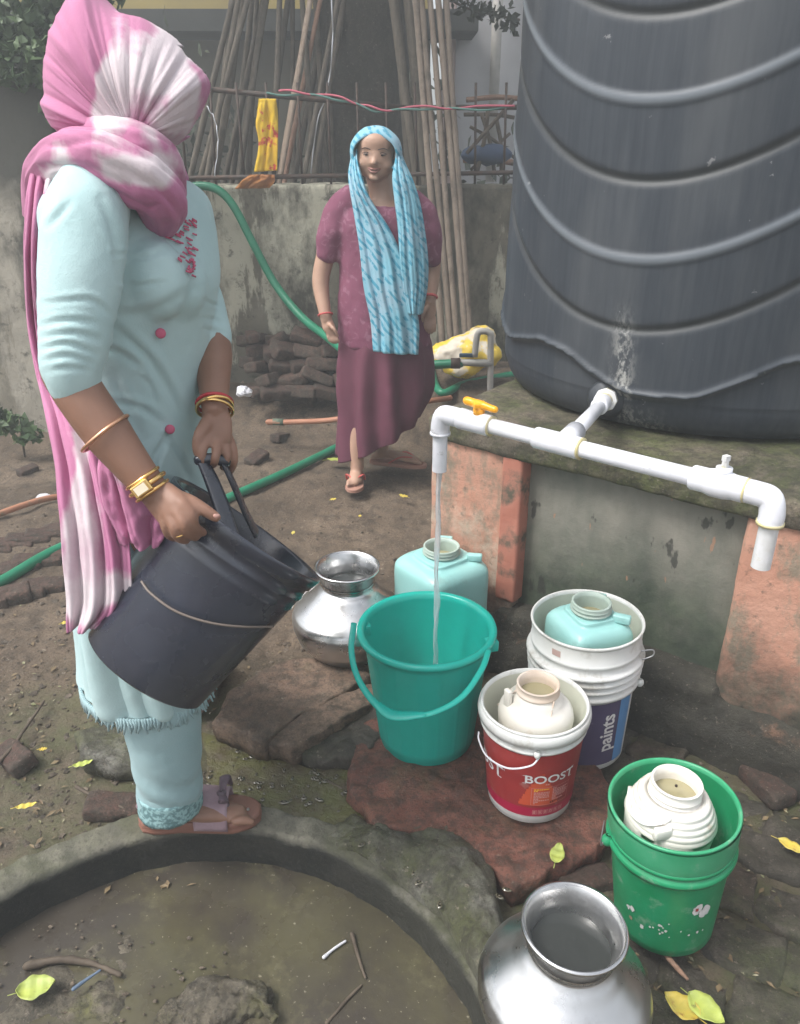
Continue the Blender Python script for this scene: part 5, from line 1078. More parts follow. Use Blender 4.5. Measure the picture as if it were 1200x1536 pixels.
def head_shapes(c, fwd, up, s=1.0):
    fwd = np.array(fwd, float); fwd /= np.linalg.norm(fwd); up = np.array(up, float); up -= fwd * (up @ fwd); up /= np.linalg.norm(up); rt = np.cross(fwd, up)
    M_ = np.array([rt, fwd, up]).T
    def E(p, r): return ell(np.array(c) + M_ @ (np.array(p) * s), np.array(r) * s, 20, 14, M_)
    L_ = lambda p: np.array(c) + M_ @ (np.array(p) * s)
    sh = [E((0, -.015, .035), (.077, .095, .082)), E((0, .030, -.010), (.066, .066, .085)), E((0, .045, -.062), (.043, .042, .042)), E((.034, .048, -.030), (.034, .036, .036)), E((-.034, .048, -.030), (.034, .036, .036)),
          E((0, .075, .045), (.052, .022, .020)), tube([L_((0, .088, .022)), L_((0, .098, .0)), L_((0, .110, -.020))], [.009 * s, .0105 * s, .014 * s], 10, 10, cap='round'),
          E((.0115, .098, -.024), (.010, .010, .008)), E((-.0115, .098, -.024), (.010, .010, .008)), E((0, .083, -.083), (.019, .015, .015)), E((.078, -.005, -.005), (.009, .018, .030)), E((-.078, -.005, -.005), (.009, .018, .030))]
    return sh, L_, M_
def face_parts(root, L_, M_, s, skin, eye_r=.0125):
    for sg in (1, -1):
        e = obj('eye', ell(L_((sg * .031, .0765, .014)), (eye_r * s, eye_r * s * .95, eye_r * s * .40), 14, 10, M_), EYEW, root); obj('iris', ell(L_((sg * .030, .0885, .013)), (.0058 * s, .004 * s, .0042 * s), 10, 8), IRIS, e)
        obj('upper_lid', tube([L_((sg * .046, .075, .016)), L_((sg * .031, .088, .0225)), L_((sg * .016, .080, .016))], .0014 * s, 8, n=12), BROW, root)
        obj('eyebrow', tube([L_((sg * .050, .078, .033)), L_((sg * .034, .091, .040)), L_((sg * .014, .096, .035))], [.0014 * s, .0030 * s, .0024 * s], 8, n=12, flat=.7), BROW, root)
    obj('upper_lip', tube([L_((-.029, .080, -.041)), L_((-.010, .0925, -.044)), L_((0, .0935, -.0455)), L_((.010, .0925, -.044)), L_((.029, .080, -.041))], [.0015 * s, .0045 * s, .0045 * s, .0045 * s, .0015 * s], 8, n=20), LIPS, root)
    obj('lower_lip', tube([L_((-.028, .080, -.043)), L_((-.010, .091, -.056)), L_((0, .0925, -.057)), L_((.010, .091, -.056)), L_((.028, .080, -.043))], [.0015 * s, .005 * s, .0055 * s, .005 * s, .0015 * s], 8, n=20), LIPS, root)
    obj('teeth', tube([L_((-.015, .086, -.0505)), L_((0, .090, -.0508)), L_((.015, .086, -.0505))], .0028 * s, 8, n=10), EYEW, root)
def eye_sockets(v, L_, s):
    d = np.zeros(len(v))
    for sg in (1, -1): d += -.004 * s * np.exp(-((v - L_((sg * .031, .085, .014))) ** 2).sum(1) / (2 * (.013 * s) ** 2))
    d += -.003 * s * np.exp(-((v - L_((0, .095, -.050))) ** 2).sum(1) / (2 * (.010 * s) ** 2)); return d
# ================================================================== woman at the back (faces the camera)
YF = 3.66
fw = thing('person', 'woman in maroon with a blue printed scarf standing in the yard near the wall', 'person', G(560, 712, 0))
hc = V(564, 233, YF - .02); sF = .97
hs_, LF, MF = head_shapes(hc, (-.06, -1, -.10), (.04, 0, 1), sF)
hs_ = [h_ for k_, h_ in enumerate(hs_) if k_ not in (5, 6, 7, 8)] + [tube([LF((0, .086, .014)), LF((0, .094, -.004)), LF((0, .103, -.018))], [.007, .008, .0115], 10, 10, cap='round'), ell(LF((.009, .093, -.021)), (.008, .008, .006)), ell(LF((-.009, .093, -.021)), (.008, .008, .006)), ell(LF((0, .062, .040)), np.array((.052, .026, .030)), 16, 12, MF)]
hs_ += [ell(LF((0, .036, -.045)), np.array((.068, .052, .050)) * sF, 20, 14, MF), ell(LF((.036, .058, -.030)), np.array((.030, .027, .027)) * sF, 16, 12, MF), ell(LF((-.036, .058, -.030)), np.array((.030, .027, .027)) * sF, 16, 12, MF), ell(LF((0, .040, .055)), np.array((.062, .050, .050)) * sF, 18, 12, MF)]
DF = MF @ np.diag([1.13, 1, .95]) @ MF.T; LF = lambda p: hc + MF @ (np.array(p) * [1.13, 1, .95] * sF)
def vv(px, py, dy=0): return V(px, py, YF + dy)
Xv, Zv = np.array([1., 0, 0]), np.array([0, 0, 1.])
sh = [(hc + (h_[0] - hc) @ DF.T, h_[1]) for h_ in hs_] + [limb([hc + [0, .02, -.04], vv(572, 284, .01), vv(575, 312, .0)], [.058, .054, .068], 10)]
sh += [loft([(vv(572, 300), Xv * .10, np.array([0, .06, 0])), (vv(572, 330), Xv * .165, np.array([0, .09, 0])), (vv(572, 420), Xv * .15, np.array([0, .10, 0])), (vv(576, 520), Xv * .17, np.array([0, .11, 0])), (vv(576, 560), Xv * .13, np.array([0, .1, 0]))], 20, 24)]
# left (viewer) arm, right (viewer) arm
wr1, wr2 = vv(489, 478, -.09), vv(645, 452, -.06)
sh += [limb([vv(520, 310), vv(497, 345), vv(488, 385, -.01), vv(481, 425, -.03), wr1], [.05, .052, .042, .038, .026], 30)]
sh += [limb([vv(625, 312), vv(642, 350), vv(648, 390, 0), vv(647, 425, -.02), wr2], [.05, .048, .040, .035, .025], 30)]
def hand(w_, pts_palm, fingers, thumb, rp=(.026, .030, .024), rf=.0085, flat=.55, ref=(0, 1, 0)):
    s_ = [tube(catmull([w_] + pts_palm, 12), list(rp) , 12, n=12, cap='round', flat=flat, ref=ref)]
    for f_ in fingers: s_.append(tube(catmull(f_, 12), [rf * 1.05, rf * .95, rf * .85, rf * .7], 10, n=12, cap='round'))
    s_.append(tube(catmull(thumb, 12), [rf * 1.4, rf * 1.25, rf * 1.05, rf * .85], 10, n=12, cap='round')); return s_
# viewer-left hand: fingers curled lightly holding the dress edge
sh += hand(wr1, [vv(493, 490, -.10), vv(498, 500, -.10)], [[vv(491 + 4 * i, 500, -.10 + .012 * (i % 2)), vv(493 + 4.5 * i, 509 + (1.5 if i in (1, 2) else 0), -.11), vv(496 + 4.2 * i, 513 + (2 if i in (1, 2) else 0), -.10)] for i in range(4)], [vv(495, 487, -.12), vv(502, 495, -.135), vv(507, 504, -.13)], rf=.0080)
sh += hand(wr2, [vv(645, 466, -.06), vv(645, 476, -.06)], [[vv(637 + 5 * i, 477, -.06), vv(637 + 5.2 * i, 489 + (2 if i in (1, 2) else 0), -.07), vv(638 + 5 * i, 497 + (3 if i in (1, 2) else 0), -.06)] for i in range(4)], [vv(639, 462, -.08), vv(634, 473, -.10), vv(634, 482, -.10)], rf=.0080)
# legs
f1, f2 = G(535, 722, .03), G(598, 690, .03)
a1, a2 = f1 + [.0, .045, .045], f2 + [-.085, .02, .055]
sh += [limb([vv(548, 540), vv(543, 600, -.03), a1 + [0, .03, .15], a1], [.085, .06, .042, .031], 30), limb([vv(602, 540), vv(603, 600, .08), a2 + [.01, .0, .16], a2], [.085, .06, .044, .032], 30)]
def foot(a, toe, s_=1.0, side=(1, 0, 0)):
    d = toe - a; d[2] = 0; L_ = np.linalg.norm(d); d /= L_; sd = np.cross(d, Zv); z = toe[2]
    o_ = [tube([np.array([*(a - d * .035)[:2], z + .012]), np.array([*(a + d * .02)[:2], z + .030]), np.array([*(a + d * .09)[:2], z + .022]), np.array([*(toe - d * .035)[:2], z + .008])], np.array([.024, .029, .031, .026]), 14, n=16, cap='round', flat=.72, ref=(0, 0, 1)), limb([a + [0, 0, .03], np.array([*a[:2], z + .03])], [.031, .031], 6)]
    for i in range(5): 
        b_ = toe - d * (.035 + .006 * i) + sd * (.026 - .0135 * i) * 1; e_2 = b_ + d * (.036 - .005 * i); b_[2] = z + .010; e_2[2] = z + .004
        o_.append(tube([b_, (b_ + e_2) / 2 + [0, 0, .004], e_2], [.0115 - .001 * i] * 2 + [.009 - .0009 * i], 10, n=8, cap='round'))
    return o_
toe1 = f1 + np.array([-.012, -.06, 0]); toe2 = f2 + np.array([.115, -.03, 0]); heel2 = a2
sh += foot(f1 + [.0, .10, .05], toe1) + foot(a2, toe2)
bv, bf = remesh([fix(s_) for s_ in sh], .0055, 2); n_ = normals(bv, bf); bv = bv + n_ * eye_sockets(bv, LF, sF)[:, None]
body = obj('body', (bv, bf), SKIN2, fw); face_parts(fw, LF, MF, sF, SKIN2)
obj('hair', disp(ell(LF((0, -.022, .040)), np.array((.079, .086, .080)) * sF, 24, 16, MF), lambda v: .002 * fbm(v * 60, 3, 3)), BROW, fw)
# dress: upper (mauve) and lower (dark maroon)
def sleeve(P, R, k=2): return limb(P, R, 30, 20)
up_sh = [loft([(vv(572, 299, .045), Xv * .072, np.array([0, .045, 0])), (vv(571, 305, .02), Xv * .135, np.array([0, .082, 0])), (vv(571, 325), Xv * .195, np.array([0, .115, 0])), (vv(572, 370), Xv * .190, np.array([0, .135, 0])), (vv(573, 420), Xv * .195, np.array([0, .14, 0])), (vv(575, 470), Xv * .205, np.array([0, .145, 0])), (vv(576, 516), Xv * .212, np.array([0, .15, 0]))], 40, 48),
         limb([vv(524, 300), vv(508, 325), vv(500, 350, -.01), vv(492, 377, -.02)], [.06, .072, .068, .058], 22), limb([vv(618, 300), vv(634, 325), vv(641, 350, -.01), vv(646, 385, -.02)], [.055, .066, .062, .052], 22)]
uv_, uf_ = remesh([fix(s_) for s_ in up_sh], .008, 5)
def wr_f(v): return .006 * fbm(v * [6, 6, 3], 3, 4) + .0025 * np.sin(v[:, 2] * 46 + 6 * fbm(v * 4, 2, 7)) * smooth01(np.abs(v[:, 0] - hc[0]), .08, .2) + .004 * fbm(v * 22, 3, 9)
obj('dress_top', disp((uv_, uf_), wr_f), MAROON, fw)
def tiltring(px, py, rx, ry, tl=0, dy=0): return (vv(px, py, dy), np.array([rx, 0, rx * tl]), np.array([0, ry, 0]))
sk_sh = fix(loft([tiltring(576, 500, .20, .14), tiltring(576, 520, .215, .152), tiltring(577, 560, .222, .165, .05), tiltring(577, 600, .215, .175, .25), tiltring(570, 636, .205, .18, .42), tiltring(564, 658, .198, .18, .52)], 50, 120, 20))
sv, sf_ = sk_sh; angs = np.arctan2(sv[:, 1] - YF, sv[:, 0] - vv(572, 560)[0]); tz = smooth01(-sv[:, 2], -.75, -.35)
rd = np.stack([np.cos(angs), np.sin(angs), angs * 0], -1)
sv = sv + rd * ((.006 + .020 * tz) * (np.sin(angs * 9 + 2.5 * fbm(sv * [3, 3, 2], 2, 3)) * .8 + .7 * fbm(np.stack([angs * 2.2, sv[:, 2] * 2, angs * 0], -1), 3, 8)))[:, None] + rd * (.004 * fbm(sv * 18, 3, 2))[:, None]
obj('dress_skirt', (sv, sf_), MAROON2, fw)
# scarf over head
a_, b_ = np.meshgrid(np.linspace(-.62, PI + .62, 44), np.linspace(0, 1, 26), indexing='ij')
def hood(a, b):   # a: angle over the head (right to left), b: front edge to the back
    x = np.cos(a) * (.080 + .018 * np.sin(PI * np.clip(b * 1.3, 0, 1)) ** .5); z = .012 + np.sin(a) * (.076 + .036 * np.clip(b * 3, 0, 1) ** .5 - .01 * b) * np.where(np.sin(a) > 0, 1, 1.15); y = .074 - .185 * b - .004 * np.maximum(0, np.sin(a)) * (1 - b)
    s_ = np.sqrt(np.clip(1 - (np.clip(b - .45, 0, 1) / .56) ** 2, 0, 1)); x = x * s_; z = z * (.25 + .75 * s_); return np.stack([x, y, z], -1)
hv = hood(a_, b_).reshape(-1, 3); hv = hv * (1 + .035 * fbm(hv * [22, 9, 22], 3, 6)[:, None]); hv = np.array([LF(p) for p in hv])
hvs = solid(obj('headscarf', (hv, grid_faces(44, 26)), SCARFB, fw), .004)
c1 = cloth([(vv(529, 224, -.02), vv(535, 224, -.06)), (vv(526, 240, -.03), vv(537, 243, -.09)), (vv(523, 262, -.07), vv(545, 272, -.14)), (vv(526, 290, -.11), vv(556, 300, -.16)), (vv(533, 330, -.14), vv(585, 345, -.17)), (vv(540, 375, -.16), vv(605, 390, -.18)), (vv(546, 430, -.17), vv(618, 440, -.19)), (vv(556, 480, -.18), vv(628, 485, -.19)), (vv(560, 526, -.19), vv(627, 531, -.19))], 60, 110, .011, 3.5, SCARFB, 'scarf_end', .004, fw, 3, .03)
c2 = cloth([(vv(594, 222, -.06), vv(600, 224, -.02)), (vv(593, 240, -.09), vv(607, 243, -.04)), (vv(589, 265, -.14), vv(620, 272, -.08)), (vv(592, 300, -.165), vv(630, 305, -.10)), (vv(597, 340, -.185), vv(637, 345, -.12)), (vv(600, 385, -.195), vv(642, 390, -.14)), (vv(605, 430, -.20), vv(641, 430, -.15)), (vv(612, 470, -.20), vv(634, 470, -.16))], 46, 100, .009, 3, SCARFB, 'scarf_end', .004, fw, 8, .03)
def ring_on(c, dr, R_, r_, m, parent, name, n=30):
    dr = np.array(dr, float); dr /= np.linalg.norm(dr); q = np.array(Vector(dr).to_track_quat('Z', 'Y').to_matrix()); a = np.linspace(0, 2 * PI, n + 1)
    P = np.stack([np.cos(a) * R_, np.sin(a) * R_, a * 0], -1) @ q.T + c; return obj(name, tube(P, r_, 8, cap=False), m, parent)
ring_on(wr1 + [-.002, .0, .018], wr1 - vv(481, 425, -.03), .031, .004, BANG, fw, 'thread_bracelet'); ring_on(wr2 + [0, 0, .02], wr2 - vv(647, 425, -.02), .030, .006, BANG, fw, 'thread_bracelet')
def sole_mesh(c0, c1_, w_, th_, z):   # a foot shaped sole from heel to toe
    d = (c1_ - c0)[:2]; L_ = np.linalg.norm(d); d = d / L_; sd = np.array([d[1], -d[0]]); u = np.linspace(0, 1, 24)
    wd = w_ * np.interp(u, [0, .04, .15, .35, .55, .8, .94, 1], [.30, .66, .84, .78, .88, 1.0, .70, .28])
    o1 = np.array([[*(c0[:2] + d * L_ * a + sd * b_), 0] for a, b_ in zip(u, wd / 2)]); o2 = np.array([[*(c0[:2] + d * L_ * a - sd * b_), 0] for a, b_ in zip(u, wd / 2)])[::-1]
    ring = np.vstack([o1, o2]); n = len(ring); c = ring.mean(0); lv = []
    for f_, zz in ((.93, z), (1.0, z + th_ * .12), (1.012, z + th_ * .35), (.985, z + th_ * .45), (1.0, z + th_ * .58), (1.0, z + th_ * .9), (.95, z + th_)): q = c + (ring - c) * f_; q[:, 2] = zz; lv.append(q)
    v = np.vstack(lv); return v, grid_faces(7, n, True) + [tuple(range(n))[::-1], tuple(range(6 * n, 7 * n))]
for (hl, to) in ((f1 + [.0, .15, 0], toe1 + [0, -.022, 0]), (a2 + [-.06, .02, 0], toe2 + [.025, -.006, 0])):
    hl, to = np.array(hl), np.array(to); z = to[2] - .028; s_ = obj('flip_flop', sole_mesh(hl, to, .088, .020, z), CHAPPAL, fw); d = (to - hl) / np.linalg.norm(to - hl); sd = np.cross(d, Zv); mid = to - d * .055; mid[2] = to[2] + .018
    for sg in (1, -1): p = hl + d * .11 + sd * .042 * sg; p[2] = to[2] - .006; q = (p + mid) / 2 + sd * .018 * sg; q[2] = to[2] + .032; obj('strap', tube([p, q, mid], .006, 8, n=16, flat=.6), REDSTR, s_)
# ================================================================== woman in front, holding the bucket
nw = thing('person', 'woman in aqua tunic with pink and white scarf over her head holding a black bucket', 'person', G(290, 1240, 0))
FA = D(-32); fd = np.array([math.cos(FA), math.sin(FA), 0]); ld = np.array([-math.sin(FA), math.cos(FA), 0])   # facing, lateral (towards far side)
def tr_(px, py, dp, wl_, Y=1.42): return (V(px, py, Y), ld * wl_, fd * dp)
hcn = V(182, 146, 1.45); hsn, LN, MN = head_shapes(hcn, (.97, .12, -.22), (.15, 0, 1), .88)
WN, WFAR = V(226, 733, 1.15), V(322, 612, 1.38)
bs = list(hsn) + [limb([hcn + [-.02, 0, -.03], V(200, 240, 1.42), V(185, 285, 1.42)], [.055, .054, .07], 10)]
bs += [loft([tr_(184, 285, .05, .08), tr_(190, 330, .06, .11), tr_(200, 440, .07, .10), tr_(205, 560, .06, .09), tr_(210, 680, .07, .10), tr_(215, 760, .07, .10)], 24, 24)]
bs += [limb([V(130, 305, 1.27), V(112, 420, 1.22), V(100, 535, 1.19), V(112, 578, 1.18), V(163, 652, 1.165), WN], [.05, .045, .040, .038, .037, .0255], 50, 20)]
bs += [limb([V(245, 325, 1.53), V(288, 430, 1.535), V(318, 520, 1.49), V(320, 560, 1.44), WFAR], [.048, .042, .036, .032, .0235], 40, 20)]
pn = lambda px, py, y: V(px, py, y)
y0 = RN[1]
# near hand: back of the hand to the viewer, fingers curl over the rim, thumb along its edge
bs += [tube(catmull([WN, pn(243, 748, 1.145), pn(258, 763, 1.135), pn(268, 772, 1.13)], 14), [.026, .031, .034, .029], 14, n=14, cap='round', flat=.60, ref=(0, 1, 0))]
for P, r_ in (([(272, 752, 1.13), (287, 772, 1.12), (292, 790, 1.125), (305, 799, 1.15)], .0088), ([(263, 762, 1.125), (276, 785, 1.11), (282, 800, 1.12), (294, 806, 1.145)], .009), ([(254, 770, 1.125), (262, 792, 1.11), (268, 806, 1.12), (279, 811, 1.145)], .0086), ([(244, 768, 1.13), (248, 790, 1.12), (254, 803, 1.13), (264, 808, 1.15)], .0075)):
    bs.append(tube(catmull([pn(*p) for p in P], 14), [r_ * 1.15, r_ * 1.08, r_, r_ * .8], 10, n=14, cap='round'))
bs.append(tube(catmull([pn(255, 745, 1.15), pn(282, 752, 1.14), pn(305, 764, 1.135), pn(324, 776, 1.135)], 14), [.0145, .0125, .0105, .0085], 12, n=14, cap='round'))
# far hand: over the far rim
_pn = pn; pn = lambda px, py, y: _pn(px, py + 4 * (py - 615) / 75, y)
bs += [tube(catmull([WFAR, pn(325, 634, 1.37), pn(327, 650, 1.36)], 14), [.0235, .029, .027], 14, n=12, cap='round', flat=.6, ref=(0, 1, 0))]
for P, r_ in (([(315, 652, 1.35), (306, 668, 1.33), (303, 684, 1.32), (309, 698, 1.325)], .0082), ([(325, 658, 1.35), (325, 674, 1.33), (322, 688, 1.32), (320, 694, 1.34)], .0082), ([(334, 656, 1.36), (340, 674, 1.345), (339, 688, 1.34), (334, 697, 1.35)], .0082), ([(342, 652, 1.37), (350, 672, 1.36), (351, 690, 1.355), (346, 703, 1.36)], .0078)):
    bs.append(tube(catmull([pn(*p) for p in P], 14), [r_ * 1.15, r_ * 1.05, r_ * .95, r_ * .8], 10, n=14, cap='round'))
bs.append(tube(catmull([pn(312, 632, 1.36), pn(300, 650, 1.34), pn(296, 668, 1.33), pn(300, 684, 1.325)], 14), [.0135, .0115, .0098, .008], 12, n=14, cap='round'))
pn = _pn
# legs and feet
AN = np.array([*G(246, 1206, .09)[:2], .10]); AF = np.array([*G(292, 1032, .05)[:2], .09])
bs += [limb([V(215, 760, 1.36), V(232, 950, 1.38), AN + [-.005, 0, .16], AN], [.09, .06, .046, .034], 30), limb([V(235, 760, 1.50), V(262, 900, 1.58), AF + [-.01, -.03, .18], AF], [.09, .06, .046, .034], 30)]
toeN = G(378, 1222, .038); toeF = AF + np.array([.02, .17, 0]); toeF[2] = .035
bs += foot(AN, toeN) + foot(AF, toeF)
bv, bf = remesh([fix(s_) for s_ in bs], .0030, 2); n_ = normals(bv, bf); bv = bv + n_ * eye_sockets(bv, LN, .88)[:, None]
for kp in ((272, 756, 1.12), (263, 766, 1.12), (254, 773, 1.12)): bv = bv + n_ * (.0022 * np.exp(-((bv - pn(*kp)) ** 2).sum(1) / (2 * .007 ** 2)))[:, None]
obj('body', (bv, bf), SKIN, nw); face_parts(nw, LN, MN, .88, SKIN)
obj('fingernail', ell(pn(325, 774, 1.122), (.006, .003, .0045), 10, 8), NAIL, nw)
# tunic
ts = [loft([tr_(182, 258, .045, .08), tr_(186, 274, .070, .13), tr_(194, 305, .085, .165), tr_(202, 360, .103, .165), tr_(207, 425, .122, .155), tr_(206, 480, .112, .148), tr_(206, 560, .103, .138), tr_(206, 620, .104, .142), tr_(208, 690, .112, .155), tr_(213, 760, .115, .160), tr_(220, 850, .120, .160), tr_(227, 940, .130, .155), (V(224, 1016, 1.42), ld * .140, fd * .132 + [0, 0, -.02])], 90, 60, 34)]
ts += [limb([V(140, 285, 1.29), V(128, 330, 1.255), V(120, 420, 1.215), V(112, 500, 1.19), V(107, 548, 1.178), V(110, 574, 1.176)], [.055, .062, .0585, .052, .046, .040], 50, 24)]
ts += [limb([V(238, 318, 1.53), V(268, 385, 1.55), V(298, 450, 1.53), V(317, 508, 1.50)], [.050, .050, .045, .039], 40, 24)]
ts += [ell(V(262, 425, 1.38), (.055, .05, .065)), ell(V(232, 420, 1.325), (.055, .045, .065))]
tv_, tf_ = remesh([fix(s_) for s_ in ts], .0045, 14)
CREASES = [([(150, 520), (182, 530), (212, 552)], 5, .0035), ([(166, 485), (200, 515), (231, 548), (262, 600), (282, 645)], 6, .0045), ([(166, 602), (210, 612), (246, 636)], 5, .0035), ([(189, 430), (245, 424)], 4, .002), ([(194, 392), (224, 384), (254, 374)], 4, .002),
    ([(172, 470), (205, 472), (240, 462), (290, 434)], 8, .003), ([(66, 455), (133, 450), (164, 471)], 4, .0028), ([(74, 341), (105, 303)], 5, .003), ([(130, 421), (178, 436)], 4, .002), ([(62, 487), (100, 480), (145, 484)], 4, .0030), ([(62, 506), (110, 500), (150, 509)], 4, .0032),
    ([(62, 523), (100, 516), (144, 531)], 4, .0032), ([(66, 541), (100, 534), (138, 545)], 4, .0028), ([(70, 556), (104, 552), (136, 556)], 4, .0022), ([(152, 382), (190, 380)], 3, .002), ([(250, 656), (232, 690), (222, 740)], 5, .005), ([(250, 656), (270, 690), (292, 730)], 5, .004),
    ([(168, 560), (186, 600), (214, 660)], 6, .003), ([(306, 450), (330, 462)], 3, .002), ([(304, 476), (334, 484)], 3, .002), ([(306, 494), (334, 500)], 3, .002), ([(150, 300), (170, 350), (178, 420)], 6, .003), ([(205, 560), (226, 580), (236, 620)], 4, .002)]
def crease(px, py, pts, w_, a):
    P = catmull([(x, y, 0) for x, y in pts], 24)[:, :2]; best = np.full(len(px), 1e9); sg = np.ones(len(px)); uu = np.zeros(len(px))
    for k in range(len(P) - 1):
        d = P[k + 1] - P[k]; L2 = d @ d; t = np.clip(((px - P[k, 0]) * d[0] + (py - P[k, 1]) * d[1]) / L2, 0, 1); qx, qy = px - P[k, 0] - d[0] * t, py - P[k, 1] - d[1] * t
        ds = np.hypot(qx, qy); m_ = ds < best; best = np.where(m_, ds, best); sg = np.where(m_, np.sign(d[0] * qy - d[1] * qx), sg); uu = np.where(m_, (k + t) / (len(P) - 1), uu)
    s_ = best * sg; fade = np.sin(PI * np.clip(uu, .04, .96)) ** .5 * (best < w_ * 5); return a * fade * (-np.exp(-(s_ / w_) ** 2) + .75 * np.exp(-((s_ + 2.0 * w_) / (w_ * 1.2)) ** 2) + .3 * np.exp(-((s_ - 2.2 * w_) / (w_ * 1.4)) ** 2))
def wrN(v):
    px, py = to_px(v); front = v[:, 1] < 1.50; armr = px < 170 + 0 * px; r_ = 0 * px
    for pts, w_, a in CREASES:
        onarm = np.mean([p[0] for p in pts]) < 150 and np.mean([p[1] for p in pts]) < 560
        ok = front & ((v[:, 1] < 1.27) if onarm else (v[:, 1] > 1.2)); r_ = r_ + crease(px, py, pts, w_, a) * ok
    sk = smooth01(py, 660, 860); c_ = V(215, 760, 1.42); ang = np.arctan2(v[:, 1] - 1.42, v[:, 0] - c_[0])
    r_ = r_ + sk * .012 * np.sin(ang * 8 + 2 * fbm(v * 4, 2, 3))
    return r_ + .0035 * fbm(v * [8, 8, 6], 3, 4) + .0010 * fbm(v * 40, 3, 6)
tv_, tf_ = disp((tv_, tf_), wrN)
# open the side slit facing the camera below the hip
px, py = to_px(tv_); cen = V(213, 760, 1.42)
slit = (np.abs(px - (252 - (py - 660) * .16)) < (py - 658) * .10) & (py > 658) & (tv_[:, 1] < 1.42)
obj('tunic', (tv_, tf_), KURTA, nw)
# fringe along the hem
hemY = []
for i in range(150):
    a = 2 * PI * i / 150; c, A, B_ = V(224, 1015, 1.42), ld * .140, fd * .132 + [0, 0, -.02]; p = c + A * math.cos(a) * 1.01 + B_ * math.sin(a) * 1.01
    hemY.append(tube([p + [0, 0, .010], p + [random.uniform(-.004, .004), 0, -.008], p + [random.uniform(-.008, .008), random.uniform(-.005, .005), -.020 - random.random() * .010]], [.004, .0032, .0018], 5))
fo = obj('fringe', join(*hemY), TROUS, nw); fo['kind'] = 'stuff'
for px_, py_ in ((241, 500), (255, 644)):
    r = ray(px_, py_); cand = tv_ - [0, 0, CAMH]; t_ = cand @ r / (r @ r); dd = np.linalg.norm(cand - t_[:, None] * r, axis=1); ok = dd < .009; P = np.array([0, 0, CAMH]) + r * (t_[ok].min() - .001)
    q = np.array(Vector(-r).to_track_quat('Z', 'Y').to_matrix()); v, F = lathe([(0, .003), (.006, .0032), (.0085, .001), (.0085, -.006)], 20); obj('button', (v @ q.T + P, F), PINKEMB, nw)
def stick_on(px_, py_, back=.0012):
    r = ray(px_, py_); cand = tv_ - [0, 0, CAMH]; t_ = cand @ r / (r @ r); dd = np.linalg.norm(cand - t_[:, None] * r, axis=1); ok = dd < .006
    return None if not ok.any() else np.array([0, 0, CAMH]) + r * (t_[ok].min() - back)
em = []
for i in range(90):
    px_, py_ = (random.uniform(232, 290), random.uniform(325, 420)) if i < 78 else (random.uniform(252, 262), 0)
    if i >= 78: continue
    if px_ < 232 + (py_ - 325) * .55: continue
    a, b_ = stick_on(px_, py_), stick_on(px_ + random.uniform(5, 8), py_ + random.uniform(2, 5))
    if a is None or b_ is None or np.linalg.norm(a - b_) > .02: continue
    em.append(tube([a, (a + b_) / 2, b_], .0016, 5))
for j in range(12):
    a = j / 12 * 2 * PI; p, q_ = stick_on(287 + 6 * math.cos(a), 398 + 11 * math.sin(a)), stick_on(287 + 3 * math.cos(a + .4), 398 + 6 * math.sin(a + .4))
    if p is not None and q_ is not None and np.linalg.norm(p - q_) < .02: em.append(tube([p, q_], .0018, 5))
if em: eo = obj('embroidery', join(*em), PINKEMB, nw); eo['kind'] = 'stuff'
hb = [V(300, 692, 1.325), V(318, 694, 1.325), V(336, 694, 1.335)]
obj('grip_handle', join(tube(catmull([V(303, 690, 1.322), V(318, 722, 1.30), V(334, 765, 1.27), V(348, 812, 1.235)], 30), [.011, .014, .016, .018], 10, flat=.35), tube(catmull([V(334, 692, 1.34), V(350, 726, 1.345), V(368, 768, 1.36), V(384, 800, 1.375)], 30), [.011, .013, .014, .015], 10, flat=.35), tube(catmull([V(299, 690, 1.322), V(318, 688, 1.33), V(338, 692, 1.342)], 16), .0105, 10, cap='round')), BLACKP, bk)
# trousers
def leg(px0, ctop, mids, bot, R): return fix(loft([(c, np.array([r_[0], 0, 0]), np.array([0, r_[1], r_[2] if len(r_) > 2 else 0])) for c, r_ in zip([ctop] + mids + [bot], R)], 50, 48, 14))
lg = [leg(0, V(222, 800, 1.37), [V(232, 900, 1.37), V(238, 1000, 1.38), V(246, 1080, 1.385), V(252, 1140, 1.39)], V(256, 1204, 1.395), [(.11, .10), (.098, .10), (.090, .09), (.082, .082), (.076, .075), (.070, .070, .0)]),
      leg(0, V(240, 800, 1.52), [V(255, 900, 1.58), V(270, 980, 1.63)], AF + [-.01, -.02, .07], [(.11, .10), (.098, .10), (.085, .085), (.066, .066)])]
lv, lf = remesh(lg, .0055, 5)
lv, lf = disp((lv, lf), lambda v: .007 * fbm(v * [9, 9, 3], 3, 4) + .003 * np.sin(v[:, 2] * 60 + v[:, 0] * 30 + 4 * fbm(v * 6, 2, 3)) * smooth01(.35 - v[:, 2], 0, .2) + .002 * fbm(v * 30, 3, 5))
obj('trousers', (lv, lf), TROUS, nw)
cuff = loft([(V(254, 1178, 1.394), Xv * .0725, np.array([0, .072, 0])), (V(256, 1208, 1.395), Xv * .0735, np.array([0, .073, 0]))], 8, 60, 4)
obj('lace_cuff', disp(fix(cuff), lambda v: .0025 * fbm(v * 70, 3, 3)), LACE, nw)
